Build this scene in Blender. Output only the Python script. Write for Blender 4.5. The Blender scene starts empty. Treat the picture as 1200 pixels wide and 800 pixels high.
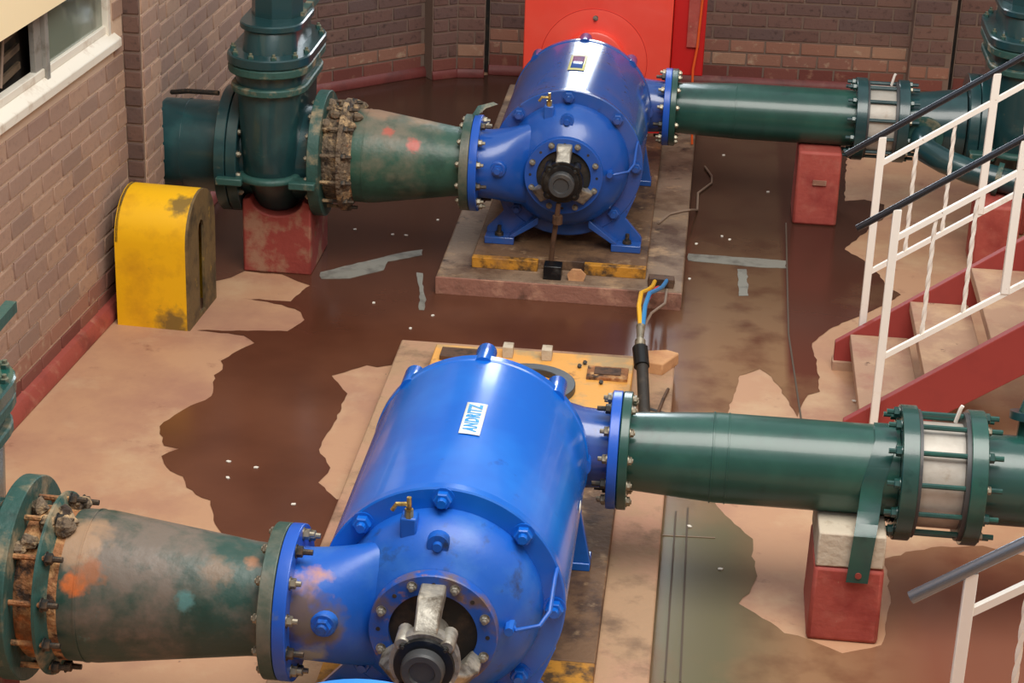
import bpy, math, random
from mathutils import Vector, Matrix
from mathutils.geometry import tessellate_polygon
random.seed(7)
PI = math.pi
S = bpy.context.scene
COL = S.collection

# ------------------------------------------------------------ camera
CAM_H = 3.6
ROT = ((0.99392038, 0.10475208, 0.03390103),
       (0.07194598, -0.38485003, -0.92017076),
       (-0.08334299, 0.91701552, -0.39004678))      # world -> (right, down, forward)
FOC = 2416.15                                       # pixels at 1200 wide
cd = bpy.data.cameras.new('camera'); cam = bpy.data.objects.new('camera', cd); COL.objects.link(cam)
cd.sensor_width = 36; cd.lens = FOC / 1200 * 36; cd.clip_end = 200
r_, d_, f_ = Vector(ROT[0]), -Vector(ROT[1]), -Vector(ROT[2])
M = Matrix((r_, d_, f_)).transposed().to_4x4(); M.translation = (0, 0, CAM_H)
cam.matrix_world = M
S.camera = cam

# ------------------------------------------------------------ world, lights, exposure
w = bpy.data.worlds.new('sky'); S.world = w; w.use_nodes = True
wb = w.node_tree.nodes['Background']; wb.inputs[0].default_value = (0.93, 0.97, 1.0, 1); wb.inputs[1].default_value = 0.66
def area_light(name, loc, aim, sx, sy, power, col=(1, 1, 1)):
    l = bpy.data.lights.new(name, 'AREA'); l.shape = 'RECTANGLE'; l.size = sx; l.size_y = sy; l.energy = power; l.color = col
    o = bpy.data.objects.new(name, l); COL.objects.link(o); o.location = loc
    o.rotation_euler = (Vector(aim) - Vector(loc)).to_track_quat('-Z', 'Y').to_euler(); return o
area_light('roof_light', (0.6, 4.5, 6.6), (-0.4, 7.5, 0), 4.5, 4.0, 430, (1.0, 0.95, 0.88))
area_light('window_light', (-0.64, 12.75, 2.8), (-0.6, 8.0, 0.9), 0.8, 2.6, 55, (0.86, 0.94, 1.0))
S.view_settings.view_transform = 'Standard'; S.view_settings.look = 'None'
S.view_settings.exposure = 0.25; S.view_settings.gamma = 1; S.view_settings.use_curve_mapping = False

# ------------------------------------------------------------ helpers
def lin(c):
    return tuple(((v / 255) / 12.92 if v / 255 <= 0.04045 else ((v / 255 + 0.055) / 1.055) ** 2.4) for v in c) + (1,)

def mat(name, col, rough=0.5, metal=0.0, layers=(), bump=None, coat=0.0, spec=0.5, rand=0.0, random_cols=None, rvar=0.0, spots=()):
    """layers: (rgb, scale, low, high, detail) noise patches painted over the base colour, all in object space"""
    m = bpy.data.materials.new(name); m.use_nodes = True
    nt = m.node_tree; N = nt.nodes; L = nt.links; b = N['Principled BSDF']
    b.inputs['Roughness'].default_value = rough; b.inputs['Metallic'].default_value = metal
    b.inputs['Coat Weight'].default_value = coat; b.inputs['Coat Roughness'].default_value = 0.08
    b.inputs['Specular IOR Level'].default_value = spec
    tc = N.new('ShaderNodeTexCoord'); out = None
    src = tc.outputs['Object']
    if random_cols:
        oi = N.new('ShaderNodeObjectInfo'); cr = N.new('ShaderNodeValToRGB'); cr.color_ramp.interpolation = 'CONSTANT'
        el = cr.color_ramp.elements
        n = len(random_cols)
        for i, c in enumerate(random_cols):
            if i < 2: e = el[i]; e.position = i / n
            else: e = el.new(i / n)
            e.color = lin(c)
        L.new(oi.outputs['Random'], cr.inputs['Fac']); out = cr.outputs['Color']
        ad = N.new('ShaderNodeVectorMath'); ad.operation = 'ADD'
        L.new(tc.outputs['Object'], ad.inputs[0])
        cx = N.new('ShaderNodeCombineXYZ'); mu = N.new('ShaderNodeMath'); mu.operation = 'MULTIPLY'; mu.inputs[1].default_value = 37
        L.new(oi.outputs['Random'], mu.inputs[0]); L.new(mu.outputs[0], cx.inputs[0]); L.new(mu.outputs[0], cx.inputs[2])
        L.new(cx.outputs[0], ad.inputs[1]); src = ad.outputs[0]
    last = out
    base = lin(col)
    for i, (c, sc, lo, hi, det) in enumerate(layers):
        nz = N.new('ShaderNodeTexNoise'); nz.inputs['Scale'].default_value = sc; nz.inputs['Detail'].default_value = det
        nz.inputs['Roughness'].default_value = 0.62
        mp = N.new('ShaderNodeMapping'); mp.inputs['Location'].default_value = (i * 3.7 + 1.3, i * 1.9, i * 5.1)
        L.new(src, mp.inputs[0]); L.new(mp.outputs[0], nz.inputs['Vector'])
        mr = N.new('ShaderNodeMapRange'); mr.inputs['From Min'].default_value = lo; mr.inputs['From Max'].default_value = hi
        L.new(nz.outputs['Fac'], mr.inputs['Value'])
        mx = N.new('ShaderNodeMix'); mx.data_type = 'RGBA'
        L.new(mr.outputs[0], mx.inputs['Factor'])
        if last is not None: L.new(last, mx.inputs['A'])
        else: mx.inputs['A'].default_value = base
        mx.inputs['B'].default_value = lin(c)
        last = mx.outputs['Result']
    for c, ce, rad, nsc in spots:
        dv = N.new('ShaderNodeVectorMath'); dv.operation = 'DISTANCE'; L.new(tc.outputs['Object'], dv.inputs[0]); dv.inputs[1].default_value = ce
        nz = N.new('ShaderNodeTexNoise'); nz.inputs['Scale'].default_value = nsc; nz.inputs['Detail'].default_value = 6; L.new(tc.outputs['Object'], nz.inputs['Vector'])
        sb = N.new('ShaderNodeMath'); sb.operation = 'MULTIPLY_ADD'; L.new(nz.outputs['Fac'], sb.inputs[0]); sb.inputs[1].default_value = -rad * 1.6; L.new(dv.outputs['Value'], sb.inputs[2])
        mr = N.new('ShaderNodeMapRange'); mr.inputs['From Min'].default_value = 0.32 * rad; mr.inputs['From Max'].default_value = -0.25 * rad; mr.inputs['To Max'].default_value = 0.92; L.new(sb.outputs[0], mr.inputs['Value'])
        mx = N.new('ShaderNodeMix'); mx.data_type = 'RGBA'; L.new(mr.outputs[0], mx.inputs['Factor'])
        if last is not None: L.new(last, mx.inputs['A'])
        else: mx.inputs['A'].default_value = base
        mx.inputs['B'].default_value = lin(c); last = mx.outputs['Result']
    if last is not None: L.new(last, b.inputs['Base Color'])
    else: b.inputs['Base Color'].default_value = base
    if bump:
        nz = N.new('ShaderNodeTexNoise'); nz.inputs['Scale'].default_value = bump[0]; nz.inputs['Detail'].default_value = 6
        L.new(src, nz.inputs['Vector'])
        bp = N.new('ShaderNodeBump'); bp.inputs['Strength'].default_value = bump[1]; bp.inputs['Distance'].default_value = bump[2] if len(bump) > 2 else 0.01
        L.new(nz.outputs['Fac'], bp.inputs['Height']); L.new(bp.outputs[0], b.inputs['Normal'])
        if rvar:
            mr = N.new('ShaderNodeMapRange'); mr.inputs['To Min'].default_value = max(0, rough - rvar); mr.inputs['To Max'].default_value = rough + rvar
            L.new(nz.outputs['Fac'], mr.inputs['Value']); L.new(mr.outputs[0], b.inputs['Roughness'])
    return m

class MB:
    def __init__(s): s.v = []; s.f = []
    def add(s, vs, fs):
        o = len(s.v); s.v += [tuple(v) for v in vs]; s.f += [tuple(i + o for i in f) for f in fs]; return s
    def box(s, x0, x1, y0, y1, z0, z1, mt=None, taper=0.0, jit=0.0):
        vs = []
        for z, t in ((z0, 0), (z1, taper)):
            for x, y in ((x0 + t, y0 + t), (x1 - t, y0 + t), (x1 - t, y1 - t), (x0 + t, y1 - t)):
                p = Vector((x + random.uniform(-jit, jit), y + random.uniform(-jit, jit), z + random.uniform(-jit, jit)))
                vs.append(mt @ p if mt else p)
        return s.add(vs, [(3, 2, 1, 0), (4, 5, 6, 7), (0, 1, 5, 4), (1, 2, 6, 5), (2, 3, 7, 6), (3, 0, 4, 7)])
    def prism(s, pts, h0, h1, axis='z'):
        """2-D outline pts, extruded along axis; (u,v) -> z:(x,y) y:(x,z) x:(y,z)"""
        n = len(pts)
        def P(u, v, h): return {'z': (u, v, h), 'y': (u, h, v), 'x': (h, u, v)}[axis]
        vs = [P(u, v, h0) for u, v in pts] + [P(u, v, h1) for u, v in pts]
        tr = tessellate_polygon([[Vector((u, v, 0)) for u, v in pts]])
        fs = [tuple(t) for t in tr] + [tuple(n + i for i in reversed(t)) for t in tr]
        fs += [(i, (i + 1) % n, n + (i + 1) % n, n + i) for i in range(n)]
        return s.add(vs, fs)
    def lathe(s, prof, c=(0, 0, 0), axis='y', seg=48, a0=0.0, a1=2 * PI):
        """prof: (t, r) along axis from c"""
        c = Vector(c); full = abs(a1 - a0 - 2 * PI) < 1e-6
        n = seg if full else seg + 1
        vs = []; fs = []
        for t, r in prof:
            for i in range(n):
                a = a0 + (a1 - a0) * i / seg; u, v = r * math.cos(a), r * math.sin(a)
                q = {'y': (u, t, v), 'x': (t, u, v), 'z': (u, v, t)}[axis]
                vs.append(c + Vector(q))
        for k in range(len(prof) - 1):
            for i in range(seg if full else seg):
                j = (i + 1) % n if full else i + 1
                fs.append((k * n + i, k * n + j, (k + 1) * n + j, (k + 1) * n + i))
        if full:
            if prof[0][1] > 1e-5: fs.append(tuple(range(n)))
            if prof[-1][1] > 1e-5: fs.append(tuple((len(prof) - 1) * n + i for i in reversed(range(n))))
        return s.add(vs, fs)
    def ringtube(s, prof, c=(0, 0, 0), axis='y', seg=48):
        """closed profile loop (t, r) revolved: annulus"""
        c = Vector(c); n = seg; vs = []; fs = []; k_ = len(prof)
        for t, r in prof:
            for i in range(n):
                a = 2 * PI * i / n; u, v = r * math.cos(a), r * math.sin(a)
                vs.append(c + Vector({'y': (u, t, v), 'x': (t, u, v), 'z': (u, v, t)}[axis]))
        for k in range(k_):
            m = (k + 1) % k_
            for i in range(n):
                j = (i + 1) % n; fs.append((k * n + i, k * n + j, m * n + j, m * n + i))
        return s.add(vs, fs)
    def tube(s, pts, r, seg=10, sq=False, twist=0.0):
        pts = [Vector(p) for p in pts]; n = 4 if sq else seg; vs = []; fs = []; up = Vector((0, 0, 1)); prev = None
        for i, p in enumerate(pts):
            d = (pts[min(i + 1, len(pts) - 1)] - pts[max(i - 1, 0)]).normalized()
            if prev is None:
                a = d.cross(up) if abs(d.z) < 0.95 else d.cross(Vector((0, 1, 0)))
            else: a = prev - d * prev.dot(d)
            a.normalize(); prev = a; b = d.cross(a)
            rr = r[i] if isinstance(r, (list, tuple)) else r
            for k in range(n):
                t = 2 * PI * k / n + (PI / 4 if sq else 0) + twist * i
                vs.append(p + a * rr * math.cos(t) + b * rr * math.sin(t))
        for i in range(len(pts) - 1):
            for k in range(n):
                j = (k + 1) % n; fs.append((i * n + k, i * n + j, (i + 1) * n + j, (i + 1) * n + k))
        fs.append(tuple(reversed(range(n)))); fs.append(tuple((len(pts) - 1) * n + k for k in range(n)))
        return s.add(vs, fs)
    def loft(s, loops):
        n = len(loops[0]); vs = [p for l in loops for p in l]; fs = []
        for k in range(len(loops) - 1):
            for i in range(n):
                j = (i + 1) % n; fs.append((k * n + i, k * n + j, (k + 1) * n + j, (k + 1) * n + i))
        fs.append(tuple(reversed(range(n)))); fs.append(tuple((len(loops) - 1) * n + i for i in range(n)))
        return s.add(vs, fs)
    def build(s, name, m, parent=None, bevel=0.0, angle=35, loc=None, seg=2):
        me = bpy.data.meshes.new(name); me.from_pydata(s.v, [], s.f); me.validate(); me.update()
        import bmesh
        bm = bmesh.new(); bm.from_mesh(me); bmesh.ops.recalc_face_normals(bm, faces=bm.faces[:]); bm.to_mesh(me); bm.free()
        me.polygons.foreach_set('use_smooth', [True] * len(me.polygons))
        me.set_sharp_from_angle(angle=math.radians(angle))
        me.materials.append(m)
        o = bpy.data.objects.new(name, me); COL.objects.link(o)
        if parent: o.parent = parent
        if loc: o.location = loc
        if bevel:
            b = o.modifiers.new('bevel', 'BEVEL'); b.width = bevel; b.segments = seg; b.limit_method = 'ANGLE'; b.angle_limit = math.radians(38)
        return o

def tag(o, label=None, cat=None, group=None, kind=None):
    if label: o['label'] = label
    if cat: o['category'] = cat
    if group: o['group'] = group
    if kind: o['kind'] = kind
    return o
def thing(name, label, cat, loc=(0, 0, 0), rz=0.0, group=None):
    o = bpy.data.objects.new(name, None); COL.objects.link(o); o.location = loc; o.rotation_euler = (0, 0, rz)
    o.empty_display_size = 0.1
    return tag(o, label, cat, group)
def dup(o, parent=None, loc=None):
    c = o.copy(); COL.objects.link(c); c.parent = parent
    if loc is not None: c.location = loc
    for ch in list(o.children): dup(ch, c)
    return c
def inst(name, me, parent, loc, rot=None):
    o = bpy.data.objects.new(name, me); COL.objects.link(o); o.parent = parent; o.location = loc
    if rot: o.rotation_euler = rot
    return o
def pix(u, v, z=0.0):
    """point of the plane z seen at photo pixel (u, v): used to survey the floor"""
    a = (u - 600, v - 400, FOC)
    d = [sum(ROT[k][i] * a[k] for k in range(3)) for i in range(3)]
    t = (z - CAM_H) / d[2]; return (d[0] * t, d[1] * t, z)

# ------------------------------------------------------------ materials
BLUE = mat('blue_enamel', (12, 98, 200), 0.24, layers=((( 24, 114, 214), 3.0, 0.45, 0.75, 3), ((20, 78, 172), 14, 0.64, 0.78, 5)), bump=(9, 0.06, 0.01), spec=0.6, coat=0.3)
BLUE_WORN = mat('worn_blue_enamel', (22, 92, 190), 0.38, layers=(((58, 116, 192), 6, 0.5, 0.8, 5), ((40, 60, 95), 10, 0.56, 0.70, 6), ((200, 142, 92), 6, 0.655, 0.70, 5)), bump=(20, 0.12, 0.01))
BLUE_NOZ = mat('rust_patched_blue_enamel', (22, 92, 190), 0.38, layers=(((58, 116, 192), 6, 0.5, 0.8, 5),), bump=(20, 0.12, 0.01), spots=(
    ((206, 142, 84), (-0.352, -0.284, 0.60), 0.085, 22), ((206, 142, 84), (-0.262, -0.27, 0.545), 0.03, 30), ((104, 84, 66), (-0.375, -0.29, 0.46), 0.10, 18), ((110, 96, 80), (-0.30, -0.30, 0.43), 0.075, 20), ((150, 156, 146), (-0.35, -0.25, 0.33), 0.05, 24)))
GLAND = mat('grimy_blue_enamel', (26, 84, 176), 0.42, layers=(((104, 88, 84), 9, 0.48, 0.64, 6), ((150, 104, 80), 16, 0.6, 0.70, 5)), bump=(30, 0.2, 0.01))
REAR_HEAD = mat('mid_blue_enamel', (24, 80, 166), 0.3, layers=(((40, 94, 178), 5, 0.5, 0.75, 4),), bump=(14, 0.08, 0.01), coat=0.2)
BLUE_DARK = mat('old_blue_enamel', (34, 82, 158), 0.22, layers=(((66, 84, 146), 4, 0.45, 0.7, 4), ((50, 52, 80), 16, 0.6, 0.75, 5)), bump=(9, 0.08, 0.01), coat=0.4)
BLUE_SKY = mat('light_blue_enamel', (52, 140, 235), 0.3, layers=(((40, 120, 215), 5, 0.5, 0.8, 3),))
FL_BLUE = mat('blue_flange_enamel', (30, 88, 190), 0.3, layers=(((90, 110, 150), 12, 0.6, 0.72, 5),), bump=(30, 0.08, 0.01))
GREEN = mat('green_enamel', (34, 72, 68), 0.27, layers=(((30, 88, 76), 4, 0.45, 0.7, 4), ((14, 54, 52), 11, 0.58, 0.75, 5)), bump=(14, 0.08, 0.01), coat=0.25)
GREEN_NEW = mat('deep_green_enamel', (26, 72, 64), 0.3, layers=(((38, 88, 76), 4, 0.45, 0.7, 4), ((18, 54, 50), 9, 0.58, 0.75, 5)), bump=(14, 0.08, 0.01), coat=0.25)
GREEN_NEAR = mat('rust_spotted_green_enamel', (40, 72, 64), 0.4, layers=(((112, 102, 92), 3.0, 0.42, 0.56, 6), ((28, 62, 54), 6, 0.55, 0.72, 5), ((84, 126, 122), 7, 0.66, 0.72, 5)), bump=(30, 0.2, 0.01), spots=(
    ((160, 130, 102), (0.04, -0.10, 0.76), 0.09, 24), ((200, 108, 54), (0.05, -0.20, 0.67), 0.04, 36), ((150, 98, 66), (0.09, -0.19, 0.71), 0.055, 40), ((84, 128, 126), (0.36, -0.17, 0.63), 0.03, 40), ((150, 104, 72), (0.53, -0.06, 0.71), 0.025, 40), ((118, 98, 78), (0.44, -0.10, 0.70), 0.05, 36)))
GREEN_REAR = mat('red_spotted_green_enamel', (46, 84, 70), 0.4, layers=(((112, 108, 92), 3.0, 0.45, 0.62, 6), ((34, 66, 56), 6, 0.55, 0.72, 5)), bump=(30, 0.2, 0.01), spots=(
    ((176, 92, 76), (0.165, -0.13, 0.725), 0.030, 34), ((186, 90, 78), (0.285, -0.15, 0.67), 0.036, 34), ((150, 120, 96), (0.10, 0.02, 0.77), 0.10, 14), ((150, 126, 100), (0.30, 0.03, 0.74), 0.08, 14)))
GREEN_OLD = mat('dusty_green_enamel', (44, 76, 66), 0.4, layers=(((112, 108, 94), 3.2, 0.42, 0.58, 6), ((28, 62, 54), 6, 0.5, 0.7, 5), ((190, 112, 66), 5, 0.64, 0.70, 6), ((120, 66, 52), 9, 0.68, 0.74, 5)), bump=(30, 0.2, 0.01))
TEAL = mat('teal_enamel', (28, 62, 66), 0.28, layers=(((40, 82, 84), 5, 0.5, 0.75, 4), ((90, 98, 84), 9, 0.66, 0.76, 6)), bump=(12, 0.15, 0.01), coat=0.25)
TEAL_DIRTY = mat('dusty_teal_enamel', (44, 82, 76), 0.5, layers=(((152, 136, 108), 7, 0.52, 0.66, 6), ((36, 60, 54), 15, 0.55, 0.75, 5)), bump=(40, 0.3, 0.01))
CRUST = mat('scaly_rust', (112, 96, 78), 0.85, layers=(((190, 160, 120), 14, 0.5, 0.62, 8), ((58, 46, 38), 22, 0.52, 0.64, 6), ((176, 104, 56), 10, 0.62, 0.70, 6)), bump=(60, 0.9, 0.02))
RUST = mat('orange_rust', (150, 100, 62), 0.8, layers=(((210, 165, 112), 12, 0.48, 0.62, 8), ((64, 48, 38), 16, 0.52, 0.62, 6), ((206, 120, 60), 9, 0.58, 0.68, 6)), bump=(50, 0.7, 0.02))
STEEL = mat('bare_sleeve_steel', (176, 170, 160), 0.45, 0.15, layers=(((138, 116, 88), 7, 0.56, 0.72, 6), ((200, 198, 190), 5, 0.5, 0.7, 4)), bump=(25, 0.2, 0.01))
BOLT = mat('zinc_bolt', (158, 150, 132), 0.42, 0.7, layers=(((80, 70, 56), 30, 0.5, 0.65, 4),))
BOLT_DARK = mat('dark_bolt', (54, 54, 52), 0.5, 0.5, layers=(((96, 80, 64), 40, 0.5, 0.65, 4),))
CAST = mat('raw_cast_metal', (150, 146, 136), 0.42, 0.4, layers=(((92, 84, 72), 14, 0.5, 0.66, 6), ((190, 182, 165), 10, 0.56, 0.7, 4), ((170, 120, 80), 20, 0.66, 0.74, 4)), bump=(40, 0.3, 0.01))
BLACK = mat('oily_black', (24, 25, 27), 0.32, 0.2, layers=(((66, 66, 64), 16, 0.55, 0.72, 5),), bump=(30, 0.15, 0.01))
GREY_CAP = mat('grey_rubber', (62, 64, 66), 0.45, layers=(((92, 88, 84), 20, 0.55, 0.75, 4),))
HOLE = mat('dark_bore', (34, 32, 30), 0.7, layers=(((70, 56, 44), 12, 0.5, 0.7, 5),))
BRASS = mat('brass', (206, 180, 110), 0.3, 0.8, layers=(((130, 104, 60), 60, 0.5, 0.7, 3),))
RED_MOTOR = mat('signal_red_enamel', (246, 80, 62), 0.4, layers=(((248, 90, 72), 3, 0.45, 0.7, 3),), coat=0.2)
RED_DARK = mat('deep_red_enamel', (196, 30, 28), 0.45)
ORANGE = mat('orange_band', (226, 92, 34), 0.5)
RED_CONC = mat('red_painted_concrete', (170, 78, 68), 0.66, layers=(((180, 104, 90), 8, 0.5, 0.72, 6), ((140, 50, 46), 4, 0.5, 0.7, 4), ((172, 146, 118), 13, 0.66, 0.74, 6)), bump=(30, 0.35, 0.01))
RED_WORN = mat('worn_red_painted_concrete', (140, 58, 50), 0.7, layers=(((152, 110, 88), 7, 0.50, 0.62, 7), ((110, 84, 62), 10, 0.6, 0.72, 6)), bump=(30, 0.35, 0.01))
RED_STEEL = mat('red_stringer_enamel', (152, 58, 54), 0.55, layers=(((140, 52, 50), 5, 0.5, 0.7, 4),), bump=(20, 0.08, 0.01))
RED_CURB = mat('red_painted_curb', (150, 70, 60), 0.6, layers=(((176, 120, 98), 7, 0.54, 0.72, 6), ((116, 52, 46), 5, 0.5, 0.7, 5)), bump=(30, 0.3, 0.01))
RED_CURB_DARK = mat('dark_red_painted_curb', (112, 52, 48), 0.55, layers=(((132, 84, 72), 7, 0.54, 0.72, 6), ((84, 42, 40), 5, 0.5, 0.7, 5)), bump=(30, 0.3, 0.01))
YELLOW = mat('yellow_enamel', (240, 184, 16), 0.42, layers=(((214, 156, 22), 6, 0.48, 0.7, 5), ((104, 84, 40), 9, 0.66, 0.76, 7)), bump=(14, 0.12, 0.01), spots=(((118, 96, 52), (0.26, -0.01, 0.02), 0.09, 24), ((120, 98, 50), (0.28, 0.10, 0.56), 0.06, 30)))
YELLOW_SIDE = mat('grimy_yellow_edge', (112, 92, 58), 0.7, layers=(((70, 60, 42), 9, 0.48, 0.66, 7), ((168, 136, 58), 12, 0.62, 0.72, 6)), bump=(30, 0.5, 0.01))
WHITE = mat('white_railing_enamel', (242, 238, 230), 0.45, layers=(((224, 214, 200), 12, 0.6, 0.75, 5), ((150, 110, 80), 30, 0.70, 0.76, 5)))
HANDRAIL = mat('dark_handrail_tube', (70, 74, 82), 0.2, 0.85)
HANDRAIL_L = mat('polished_handrail_tube', (128, 138, 152), 0.22, 0.85)
TREAD = mat('pinkish_tread_concrete', (174, 140, 116), 0.8, layers=(((160, 114, 98), 6, 0.5, 0.72, 6), ((196, 164, 132), 5, 0.5, 0.7, 6), ((110, 80, 66), 18, 0.66, 0.74, 6)), bump=(40, 0.3, 0.01))
PLINTH = mat('pale_plinth_concrete', (168, 136, 106), 0.85, layers=(((182, 138, 114), 3, 0.44, 0.66, 5), ((118, 94, 74), 3.5, 0.52, 0.66, 7), ((70, 58, 48), 9, 0.66, 0.76, 7)), bump=(35, 0.5, 0.01))
PLINTH_DARK = mat('stained_plinth_concrete', (134, 112, 92), 0.7, layers=(((86, 62, 48), 3.5, 0.44, 0.62, 7), ((168, 138, 106), 6, 0.56, 0.70, 6), ((60, 44, 36), 8, 0.6, 0.7, 7)), bump=(35, 0.5, 0.01))
PLINTH_RED = mat('red_washed_plinth_face', (150, 104, 88), 0.75, layers=(((90, 62, 50), 5, 0.5, 0.66, 7), ((186, 140, 116), 7, 0.54, 0.7, 6)), bump=(35, 0.5, 0.01))
BASE_YEL = mat('yellow_base_paint', (226, 164, 78), 0.6, layers=(((178, 150, 104), 4, 0.50, 0.62, 6), ((130, 86, 52), 9, 0.62, 0.74, 6)), bump=(30, 0.3, 0.01))
BASE_DIRT = mat('oily_base_top', (112, 84, 60), 0.7, layers=(((70, 50, 38), 6, 0.46, 0.62, 8), ((164, 136, 104), 8, 0.58, 0.70, 7), ((168, 112, 46), 4, 0.62, 0.72, 6)), bump=(40, 0.6, 0.01))
YEL_EDGE = mat('worn_yellow_edge', (190, 132, 40), 0.65, layers=(((80, 58, 34), 12, 0.48, 0.62, 7), ((130, 92, 60), 5, 0.56, 0.70, 5)), bump=(30, 0.5, 0.01))
BLOCKM = mat('sandy_block', (200, 152, 108), 0.85, layers=(((176, 122, 88), 7, 0.5, 0.7, 6),), bump=(30, 0.4, 0.01))
WPAINT = mat('scraped_white_render', (196, 184, 164), 0.8, layers=(((150, 132, 110), 9, 0.55, 0.7, 7),), bump=(35, 0.5, 0.01))
FRAME_W = mat('white_window_paint', (226, 220, 206), 0.5, layers=(((196, 180, 160), 9, 0.56, 0.72, 5),))
CREAM = mat('cream_panel_paint', (246, 228, 186), 0.55)
ALU = mat('grey_sash_metal', (150, 148, 142), 0.5, 0.2, layers=(((110, 104, 92), 14, 0.5, 0.7, 5),))
GLASS = mat('grey_green_glass', (118, 126, 112), 0.12, layers=(((142, 148, 134), 2.5, 0.5, 0.6, 2), ((104, 112, 100), 4, 0.55, 0.62, 2)), spec=0.6)
DARKROOM = mat('dark_recess', (40, 34, 28), 0.8, layers=(((66, 54, 42), 6, 0.5, 0.7, 5),))
SLAT = mat('brown_slats', (92, 76, 58), 0.7, layers=(((58, 46, 36), 8, 0.5, 0.7, 5),))
MORTAR = mat('mortar', (124, 104, 92), 0.95, bump=(60, 0.4, 0.005))
MORTAR_L = mat('pale_mortar', (204, 178, 154), 0.95, bump=(60, 0.4, 0.005))
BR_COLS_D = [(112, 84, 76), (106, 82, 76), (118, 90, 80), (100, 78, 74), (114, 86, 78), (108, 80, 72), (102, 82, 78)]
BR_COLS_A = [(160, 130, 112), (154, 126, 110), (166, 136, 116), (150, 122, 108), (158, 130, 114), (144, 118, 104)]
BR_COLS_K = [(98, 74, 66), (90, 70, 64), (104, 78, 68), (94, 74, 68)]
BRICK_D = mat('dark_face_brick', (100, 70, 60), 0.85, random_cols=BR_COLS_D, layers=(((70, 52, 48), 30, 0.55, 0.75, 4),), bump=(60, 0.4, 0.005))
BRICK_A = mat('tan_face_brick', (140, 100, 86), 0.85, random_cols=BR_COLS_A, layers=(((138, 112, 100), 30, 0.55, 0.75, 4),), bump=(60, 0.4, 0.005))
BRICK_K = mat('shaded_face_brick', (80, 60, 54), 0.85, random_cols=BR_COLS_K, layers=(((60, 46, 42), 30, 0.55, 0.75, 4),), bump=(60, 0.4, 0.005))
BRICK_P = mat('pinkish_face_brick', (150, 110, 92), 0.85, random_cols=[(150, 108, 90), (160, 124, 102), (138, 96, 82), (146, 104, 86)], layers=(((176, 150, 126), 14, 0.56, 0.7, 6),), bump=(60, 0.4, 0.005))
BRICK_R = mat('red_painted_brick', (118, 66, 56), 0.8, random_cols=[(124, 72, 62), (112, 60, 52), (130, 80, 66)], layers=(((150, 110, 90), 12, 0.58, 0.72, 6),), bump=(60, 0.4, 0.005))
WOODY = mat('yellow_wire', (232, 176, 30), 0.4); BLUEW = mat('blue_wire', (50, 130, 190), 0.4); REDW = mat('red_wire', (205, 50, 45), 0.4); GREYW = mat('grey_wire', (140, 120, 104), 0.6)
CABLE = mat('black_cable_sheath', (44, 40, 36), 0.6, layers=(((84, 74, 62), 12, 0.55, 0.75, 4),))
LABELW = mat('white_plate', (236, 240, 232), 0.4); LABELB = mat('cyan_print', (20, 140, 210), 0.4); LABELY = mat('pale_yellow_border', (214, 214, 150), 0.4)
CHIP = mat('white_chip', (225, 220, 208), 0.6)
GREYMARK = mat('grey_reflection_mark', (128, 126, 116), 0.6, layers=(((96, 92, 84), 8, 0.5, 0.65, 5),))  # flat grey with the window's reflection on wet floor put into the colour
PENC = mat('rusted_pipe', (92, 66, 48), 0.7, 0.2, layers=(((50, 38, 30), 20, 0.5, 0.65, 5),))

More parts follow.
